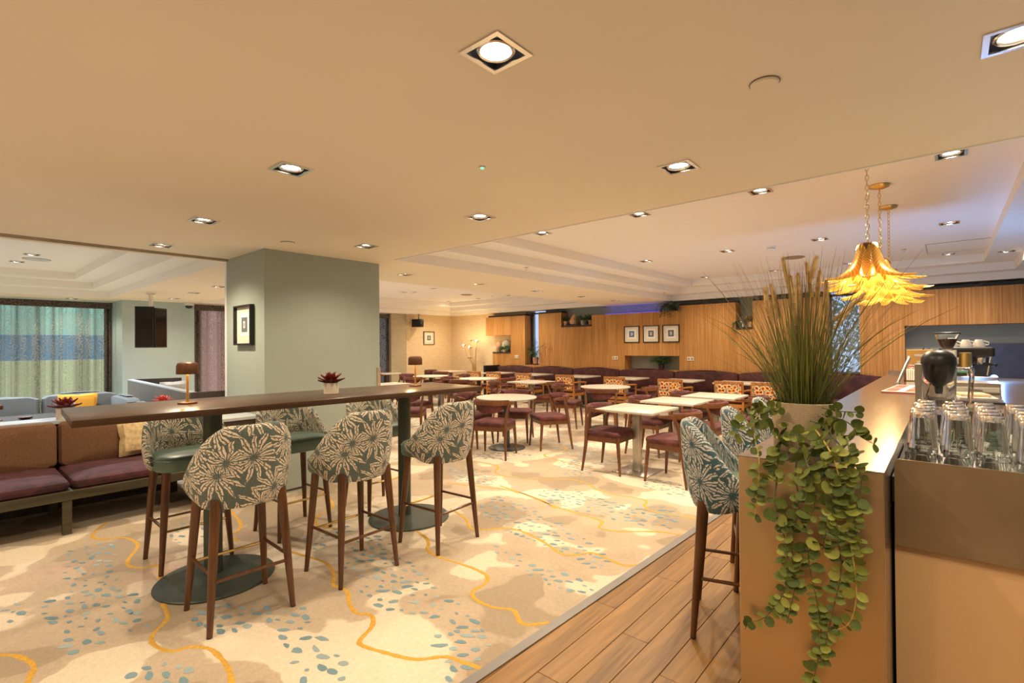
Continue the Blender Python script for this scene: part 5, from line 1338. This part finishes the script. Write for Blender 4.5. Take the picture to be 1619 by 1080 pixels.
# red leaflet
t = thing('menu_leaflet', 'red and white leaflet stack lying on the bar counter', 'leaflet', (-.27, 5.35, ZB), radians(-4))
g = G(); g.box(-.10, .12, -.42, .42, 0, .012); g.build('sheets', 'paper', t, smooth=False)
g = G(); g.box(-.10, .12, -.42, -.405, .0, .0125); g.build('edge_band', 'red_print', t, smooth=False)
for a, b in ((-.36, -.02), (.02, .38)):
    for c, d in ((-.09, -.01), (.04, .112)):
        g = G(); g.box(c, d, a, b, .012, .0135); g.build('print_block', 'red_print', t, smooth=False)
t = thing('card_terminal_stand', 'slanted steel stand on the bar left of the red leaflet', 'stand', (-.36, 6.15, ZB))
g = G(); g.lathe([(.03, 0), (.03, .01), (.012, .015)], 18); g.build('foot', 'chrome', t)
g = G(); g.tube([(0, 0, .01), (.09, .05, .26)], .013, 10); g.build('arm', 'chrome', t)
# things at the far end of the bar
t = thing('napkin_holder', 'dark napkin holder with cream napkins at the end of the bar', 'napkin holder', (-.235, 6.6, ZB))
g = G(); g.box(-.10, -.085, -.06, .06, 0, .11); g.box(.055, .07, -.06, .06, 0, .11); g.box(-.10, .07, -.06, .06, 0, .01); g.build('holder', 'copper', t, smooth=False)
g = G()
for k in range(8): g.box(-.08 + .017 * k, -.066 + .017 * k, -.055, .055, .01, .12 + .004 * (k % 3))
g.build('napkins', 'paper', t, smooth=False)
t = thing('patterned_cup', 'red and white zigzag cup at the end of the bar', 'cup', (-.27, 7.05, ZB))
g = G(); g.lathe([(.0005, 0), (.045, 0), (.052, .15), (.047, .15), (.04, .01), (.0005, .01)], 24, caps=False); g.build('cup', 'white_china', t)
for k in range(5):
    g = G(); rows = [[((.0465 + .007 * (z / .15)) * cos(a), (.0465 + .007 * (z / .15)) * sin(a), z) for z in [(.018 + .027 * k + .010 * (j % 2)), (.030 + .027 * k + .010 * (j % 2))]] for j, a in enumerate([2 * pi * q / 24 for q in range(25)])]
    g.grid(rows); g.build('zigzag_band', 'red_print', t)
t = thing('wooden_box', 'tan wooden box with labels at the end of the bar', 'box', (-.235, 7.35, ZB))
g = G(); g.box(-.11, .12, -.09, .09, 0, .315); g.build('body', 'box_wood', t, smooth=False, bevel=.004)
g = G(); g.box(-.04, .06, -.093, -.09, .24, .265); g.build('slot', 'paper', t, smooth=False)
g = G(); g.box(-.02, .03, -.094, -.09, .10, .19); g.build('label_plate', 'mount_cream', t, smooth=False)
g = G(); g.tube([(.03, 0, .315), (.05, 0, .35), (.09, .02, .33)], .012, 8); g.build('clip', 'dark_steel', t)
# grinder
gx, gy, gz = .005, 6.25, 1.086
t = thing('coffee_grinder', 'pale coffee grinder with a clear conical bean hopper', 'coffee grinder', (gx, gy, gz))
g = G(); g.loft(rrect(.17, .22, .03), [(1, 0), (1, .03), (.72, .05), (.80, .30), (.78, .335)]); g.build('body', 'grinder_body', t)
g = G(); g.lathe([(.035, .335), (.04, .35), (.085, .46), (.095, .49), (.092, .49), (.037, .352)], 30, caps=False); g.build('hopper', 'clear_glass', t)
g = G(); g.lathe([(.0005, .352), (.036, .352), (.076, .44), (.0005, .445)], 26, caps=False); g.build('beans', 'coffee_beans', t)
g = G(); g.lathe([(.098, .488), (.098, .50), (.09, .505), (.0005, .505)], 30); g.build('hopper_lid', 'black', t)
g = G(); g.lathe([(.045, .18), (.045, .31), (.04, .315)], 24, (.125, -.02, 0)); g.build('doser', 'brass', t)
g = G(); g.box(.06, .16, -.09, .01, .13, .15); g.build('fork', 'green_book', t, smooth=False)
# coffee machine
t = thing('coffee_machine', 'black and chrome coffee machine behind the grinder', 'coffee machine', (.20, 6.95, 1.086))
g = G(); g.box(-.26, .16, -.16, .22, .26, .36); g.build('top_housing', 'black', t, smooth=False, bevel=.02)
g = G(); g.box(-.24, .14, .04, .22, .06, .27); g.build('back_housing', 'dark_steel', t, smooth=False)
g = G(); g.box(-.26, .18, -.20, .22, .0, .07); g.build('drip_tray', 'chrome', t, smooth=False, bevel=.006)
for x in (-.10, .06):
    g = G(); g.lathe([(.035, .19), (.038, .25), (.03, .27)], 22, (x, -.10, 0)); g.build('group_head', 'chrome', t)
    g = G(); g.tube([(x, -.10, .20), (x + .10, -.24, .185)], .013, 10); g.build('portafilter_handle', 'black', t)
g = G(); g.tube([(.13, -.14, .27), (.10, -.17, .08)], .008, 8); g.build('steam_wand', 'chrome', t)
g = G(); g.lathe([(.03, .07), (.036, .13), (.03, .15)], 20, (-.02, -.10, 0)); g.build('milk_jug', 'chrome', t)
l = bpy.data.lights.new('machine_light', 'POINT'); l.energy = 38; l.color = (.16, .40, 1); l.shadow_soft_size = .03
o = bpy.data.objects.new('machine_light', l); COL.objects.link(o); o.parent = t; o.location = (.19, .3, .16)
for i, (dx, dy, lab) in enumerate(((-.16, 0, 'white coffee cup upside down left on the coffee machine'), (-.05, 0, 'white coffee cup upside down in the middle on the machine'), (.05, .02, 'white coffee cup upside down at right on the machine'))):
    c = thing('coffee_cup', lab, 'cup', (.20 + dx, 6.95 + dy, 1.447), 0, 'white cups on the coffee machine')
    g = G(); g.lathe([(.0005, .075), (.026, .075), (.03, .07), (.045, .03), (.048, 0), (.045, 0), (.03, .062), (.0005, .066)], 26, caps=False); g.build('cup', 'white_china', c)
    g = G(); g.tube([(.042, 0, .02), (.07, 0, .02), (.075, 0, .045), (.035, 0, .06)], .006, 8); g.build('handle', 'white_china', c)
t = thing('drawer_unit', 'pale steel knock-out drawer unit under the coffee machine', 'drawer unit', (.16, 5.55, 1.086))
g = G(); g.box(-.13, .16, -.10, .25, 0, .085); g.build('case', 'steel', t, smooth=False, bevel=.003)
g = G(); g.box(-.12, .15, -.112, -.10, .012, .05); d_ = g.build('drawer', 'grinder_body', t, smooth=False, bevel=.002)
g = G(); g.box(-.02, .05, -.125, -.112, .028, .036); g.build('handle', 'chrome', d_, smooth=False)
for k, (dx, dy, w, d, zz, h, m, lab) in enumerate(((.05, 0, .24, .30, 0, .012, 'dark_steel', 'black serving tray beside the drawer unit'), (.03, .02, .20, .24, .0125, .02, 'white_china', 'white booklet on the black serving tray'), (.01, .05, .16, .20, .033, .018, 'kraft_paper', 'folded kraft paper on top of the white booklet'))):
    g = G(); g.box(-w / 2, w / 2, -d / 2, d / 2, 0, h); o = g.build('serving_tray' if k == 0 else 'booklet' if k == 1 else 'paper_bundle', m, None, (.12 + dx, 4.75 + dy, 1.086 + zz), .1 * k, smooth=False, bevel=.003); tag(o, lab, ('tray', 'booklet', 'paper')[k])
g = G(); g.box(-.06, .06, -.09, .09, 0, .10); tag(g.build('green_notebook', 'green_book', None, (.13, 3.45, .951), smooth=False, bevel=.004), 'green notebook standing behind the stacked glasses', 'notebook')

# ------------------------------------------------------------------ grass in a woven pot
gp_ = thing('ornamental_grass', 'tall ornamental grass with feathery plumes in a woven cream pot', 'plant', (-.41, 2.15, ZB))
g = G(); rows, uvs = [], []
for r, z in ((.100, 0), (.102, .004), (.110, .165), (.112, .178), (.106, .18), (.102, .15)):
    rows.append([(r * cos(2 * pi * k / 44), r * sin(2 * pi * k / 44), z) for k in range(45)]); uvs.append([(k / 44 * .69, z) for k in range(45)])
g.grid(rows, False, uvs); g.f.append(tuple(range(44))[::-1]); g.build('pot', 'woven_pot', gp_)
g = G(); g.lathe([(.0005, .155), (.104, .150)], 24, caps=False); g.build('soil', 'soil', gp_)
R = random.Random(11); g = G()
for k in range(560):
    a = R.uniform(0, 2 * pi); r0 = .085 * sqrt(R.random()); lean = abs(R.gauss(0, .40)) * (.45 + r0 / .085 * .9); lean = min(lean, 1.25); L = R.uniform(.30, .58) * (1.0 + .12 * lean)
    a2 = a + R.uniform(-.5, .5); rows, uvs = [], []; w = R.uniform(.0013, .0027); tint = R.random()
    px, py, pz = r0 * cos(a), r0 * sin(a), .15; e = pi / 2 - lean * .55; n = 7; sd = (-sin(a2), cos(a2)); tw = R.uniform(0, pi)
    for i in range(n):
        q = i / (n - 1); ww = w * (1 - q ** 2 * .85)
        c, s_ = cos(tw), sin(tw)
        rows.append([(px - sd[0] * ww * c, py - sd[1] * ww * c, pz - ww * s_), (px + sd[0] * ww * c, py + sd[1] * ww * c, pz + ww * s_)]); uvs.append([(tint, q), (tint, q)])
        px += cos(e) * cos(a2) * L / (n - 1); py += cos(e) * sin(a2) * L / (n - 1); pz += sin(e) * L / (n - 1); e -= lean * .62 / (n - 1)
    g.grid(rows, False, uvs)
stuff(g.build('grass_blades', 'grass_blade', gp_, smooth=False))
PLUMES = [((-0.454, 2.05, 1.815), (-0.426, 2.076, 1.647)), ((-0.4, 2.178, 1.806), (-0.385, 2.193, 1.675)), ((-0.364, 2.163, 1.823), (-0.385, 2.146, 1.724)), ((-0.429, 2.17, 1.769), (-0.427, 2.173, 1.628)), ((-0.365, 2.231, 1.779), (-0.376, 2.223, 1.652)), ((-0.327, 2.116, 1.728), (-0.329, 2.116, 1.597)), ((-0.491, 1.96, 1.701), (-0.485, 1.966, 1.598)), ((-0.519, 2.154, 1.731), (-0.496, 2.175, 1.594)), ((-0.433, 2.075, 1.75), (-0.419, 2.089, 1.565)), ((-0.224, 2.25, 1.684), (-0.314, 2.174, 1.582)), ((-0.274, 2.409, 1.662), (-0.336, 2.356, 1.556))]
base = Vector((-.41, 2.15, ZB))
for ti, bi in PLUMES:
    tp, bt_ = Vector(ti) - base, Vector(bi) - base
    root = Vector((bt_.x * .25, bt_.y * .25, .15))
    g = G(); g.tube([root, lerp(root, bt_, .55) + Vector((0, 0, .02)), bt_], .0018, 5); g.build('plume_stem', 'stem_green', gp_)
    g = G(); n = 12; ax = (tp - bt_)
    rad = [.0025 + .0065 * sin(pi * min(1, .12 + .80 * i / n)) ** .7 for i in range(n + 1)]
    g.tube([bt_ + ax * (i / n) for i in range(n + 1)], rad, 8)
    o1 = ax.normalized().orthogonal().normalized(); o2 = ax.normalized().cross(o1)
    for k in range(420):
        q = R.random(); aa = R.uniform(0, 2 * pi); d = (cos(aa) * o1 + sin(aa) * o2); p = bt_ + ax * q + d * .004; tip = p + d * R.uniform(.009, .018) * (1.1 - .5 * q) + ax.normalized() * R.uniform(.008, .02); s_ = d.cross(ax).normalized() * .0006
        g.add([p - s_, p + s_, tip], [(0, 1, 2)])
    g.build('plume', 'plume', gp_, smooth=False)

# ------------------------------------------------------------------ eucalyptus trailing over the end of the bar
EUC = [[(-0.446, 2.015, 1.254), (-0.507, 2.022, 1.26), (-0.512, 1.9, 1.234), (-0.517, 1.9, 1.171), (-0.488, 1.845, 1.106), (-0.491, 1.845, 1.009), (-0.505, 1.845, 0.893)], [(-0.43, 1.984, 1.214), (-0.425, 1.845, 1.147), (-0.434, 1.845, 1.04), (-0.439, 1.845, 0.955), (-0.413, 1.845, 0.855), (-0.403, 1.845, 0.743), (-0.425, 1.845, 0.653), (-0.474, 1.845, 0.572), (-0.525, 1.845, 0.533), (-0.54, 1.845, 0.506)], [(-0.401, 1.968, 1.196), (-0.346, 1.845, 1.116), (-0.32, 1.845, 1.019), (-0.347, 1.845, 0.892), (-0.341, 1.845, 0.781), (-0.322, 1.845, 0.676), (-0.311, 1.845, 0.579), (-0.323, 1.845, 0.474), (-0.342, 1.845, 0.386)], [(-0.34, 1.968, 1.203), (-0.271, 1.845, 1.137), (-0.246, 1.845, 1.014), (-0.229, 1.845, 0.881), (-0.217, 1.845, 0.768), (-0.22, 1.845, 0.69), (-0.243, 1.845, 0.624), (-0.299, 1.845, 0.588)], [(-0.362, 1.992, 1.23), (-0.276, 1.968, 1.21), (-0.229, 1.845, 1.163), (-0.249, 1.845, 1.052), (-0.283, 1.845, 0.947), (-0.305, 1.845, 0.842)], [(-0.327, 2.007, 1.254), (-0.25, 1.98, 1.236), (-0.216, 1.98, 1.194), (-0.179, 1.98, 1.173)], [(-0.329, 2.022, 1.274), (-0.281, 2.015, 1.267), (-0.212, 1.98, 1.272)], [(-0.467, 2.015, 1.252), (-0.534, 2.027, 1.265), (-0.548, 1.9, 1.231), (-0.583, 1.9, 1.163)], [(-0.382, 1.972, 1.202), (-0.377, 1.845, 1.091), (-0.371, 1.845, 0.968), (-0.391, 1.845, 0.829), (-0.385, 1.845, 0.697), (-0.409, 1.845, 0.574)], [(-0.323, 1.981, 1.22), (-0.215, 1.845, 1.126), (-0.2, 1.845, 1.061), (-0.217, 1.845, 0.961), (-0.205, 1.845, 0.868)], [(-0.319, 1.953, 1.186), (-0.282, 1.845, 1.066), (-0.267, 1.845, 0.931), (-0.255, 1.845, 0.796), (-0.276, 1.845, 0.671), (-0.309, 1.845, 0.5)]]
eu = thing('eucalyptus_garland', 'trailing eucalyptus with round leaves hanging down the bar end', 'plant', (-.36, 1.98, ZB))
eb = Vector((-.36, 1.98, ZB)); R = random.Random(21)
def leaf_mesh(L, W, fold, name):
    g = G(); rows = []
    for i in range(7):
        q = i / 6; w = W / 2 * sin(pi * min(1, .06 + .90 * q)) ** .62 * (1 if 0 < i < 6 else .25)
        rows.append([(L * q, -w, fold * w + .10 * L * q * q), (L * q, 0, .10 * L * q * q), (L * q, w, fold * w + .10 * L * q * q)])
    g.grid(rows)
    return g
protos = []
leaves = []
for path in EUC:
    P = [Vector(p) - eb for p in path]
    # smooth the stem
    pts = []
    for i in range(len(P) - 1):
        p0, p1, p2, p3 = P[max(i - 1, 0)], P[i], P[i + 1], P[min(i + 2, len(P) - 1)]
        for s_ in range(5):
            t_ = s_ / 5
            pts.append(.5 * ((2 * p1) + (p2 - p0) * t_ + (2 * p0 - 5 * p1 + 4 * p2 - p3) * t_ * t_ + (3 * p1 - p0 - 3 * p2 + p3) * t_ ** 3))
    pts.append(P[-1])
    for p in pts:
        if p.z + ZB < ZB + .03: p.y = min(p.y, 1.868 - eb.y - .004)
    g = G(); g.tube(pts, [.0028 - .0016 * i / len(pts) for i in range(len(pts))], 6)
    g.build('stem', 'stem_green' if len(leaves) % 3 else 'stem_yellow', eu)
    acc = 0
    for i in range(1, len(pts)):
        acc += (pts[i] - pts[i - 1]).length
        if acc > .019:
            acc = 0
            ax = (pts[i] - pts[i - 1]).normalized()
            big = lerp(1.0, .72, i / len(pts))
            for s_ in (-1, 1):
                if R.random() < .12: continue
                leaves.append((pts[i].copy(), ax, s_, big))
# fuller cluster round the pot rim
for k in range(30):
    x = R.uniform(-.57, -.23); z = R.uniform(1.12, 1.285) - abs(x + .40) * .15; y = 1.985 + R.uniform(-.03, .045)
    leaves.append((Vector((x, y, z)) - eb, Vector((R.uniform(-1, 1), R.uniform(-.4, .4), R.uniform(-1, .3))).normalized(), R.choice((-1, 1)), 1.1))
R.shuffle(leaves)
for L, W, fo in ((.040, .037, .10), (.034, .034, .22), (.042, .031, .30)):
    protos.append(leaf_mesh(L, W, fo, 'leaf'))
pobj = [None, None, None]
extra = G()
for k, (p, ax, s_, sc) in enumerate(leaves):
    ki = k % 3
    if k >= 298: o = None
    elif pobj[ki] is None: o = pobj[ki] = protos[ki].build('leaf', 'eucalyptus_leaf', eu, angle=180)
    else: o = pobj[ki].copy(); COL.objects.link(o)
    out = Vector((R.uniform(-.9, .9), R.uniform(-.75, -.05), R.uniform(-.35, .55)))
    d = (s_ * ax.cross(Vector((0, 1, 0))) * .9 + ax * R.uniform(-.1, .5) + out * .55).normalized()
    nrm = (Vector((R.uniform(-1, 1), R.uniform(-1.1, -.25), R.uniform(-.3, 1.3)))); nrm = (nrm - nrm.dot(d) * d).normalized(); sd = nrm.cross(d)
    s = sc * R.uniform(.6, 1.3)
    q = p.copy(); tip = q + d * .05 * s
    if tip.z < -.0 and tip.y > 1.878 - eb.y: d.y = -abs(d.y) * .4 - .02; d.normalize(); nrm = (nrm - nrm.dot(d) * d).normalized(); sd = nrm.cross(d)
    m3 = Matrix((d, sd, nrm)).transposed() * s
    if o is None:
        pr = protos[ki]; extra.add([q + m3 @ Vector(v) for v in pr.v], pr.f)
    else: o.matrix_local = Matrix.Translation(q) @ m3.to_4x4()
if extra.v: stuff(extra.build('small_leaves', 'eucalyptus_leaf', eu, angle=180))
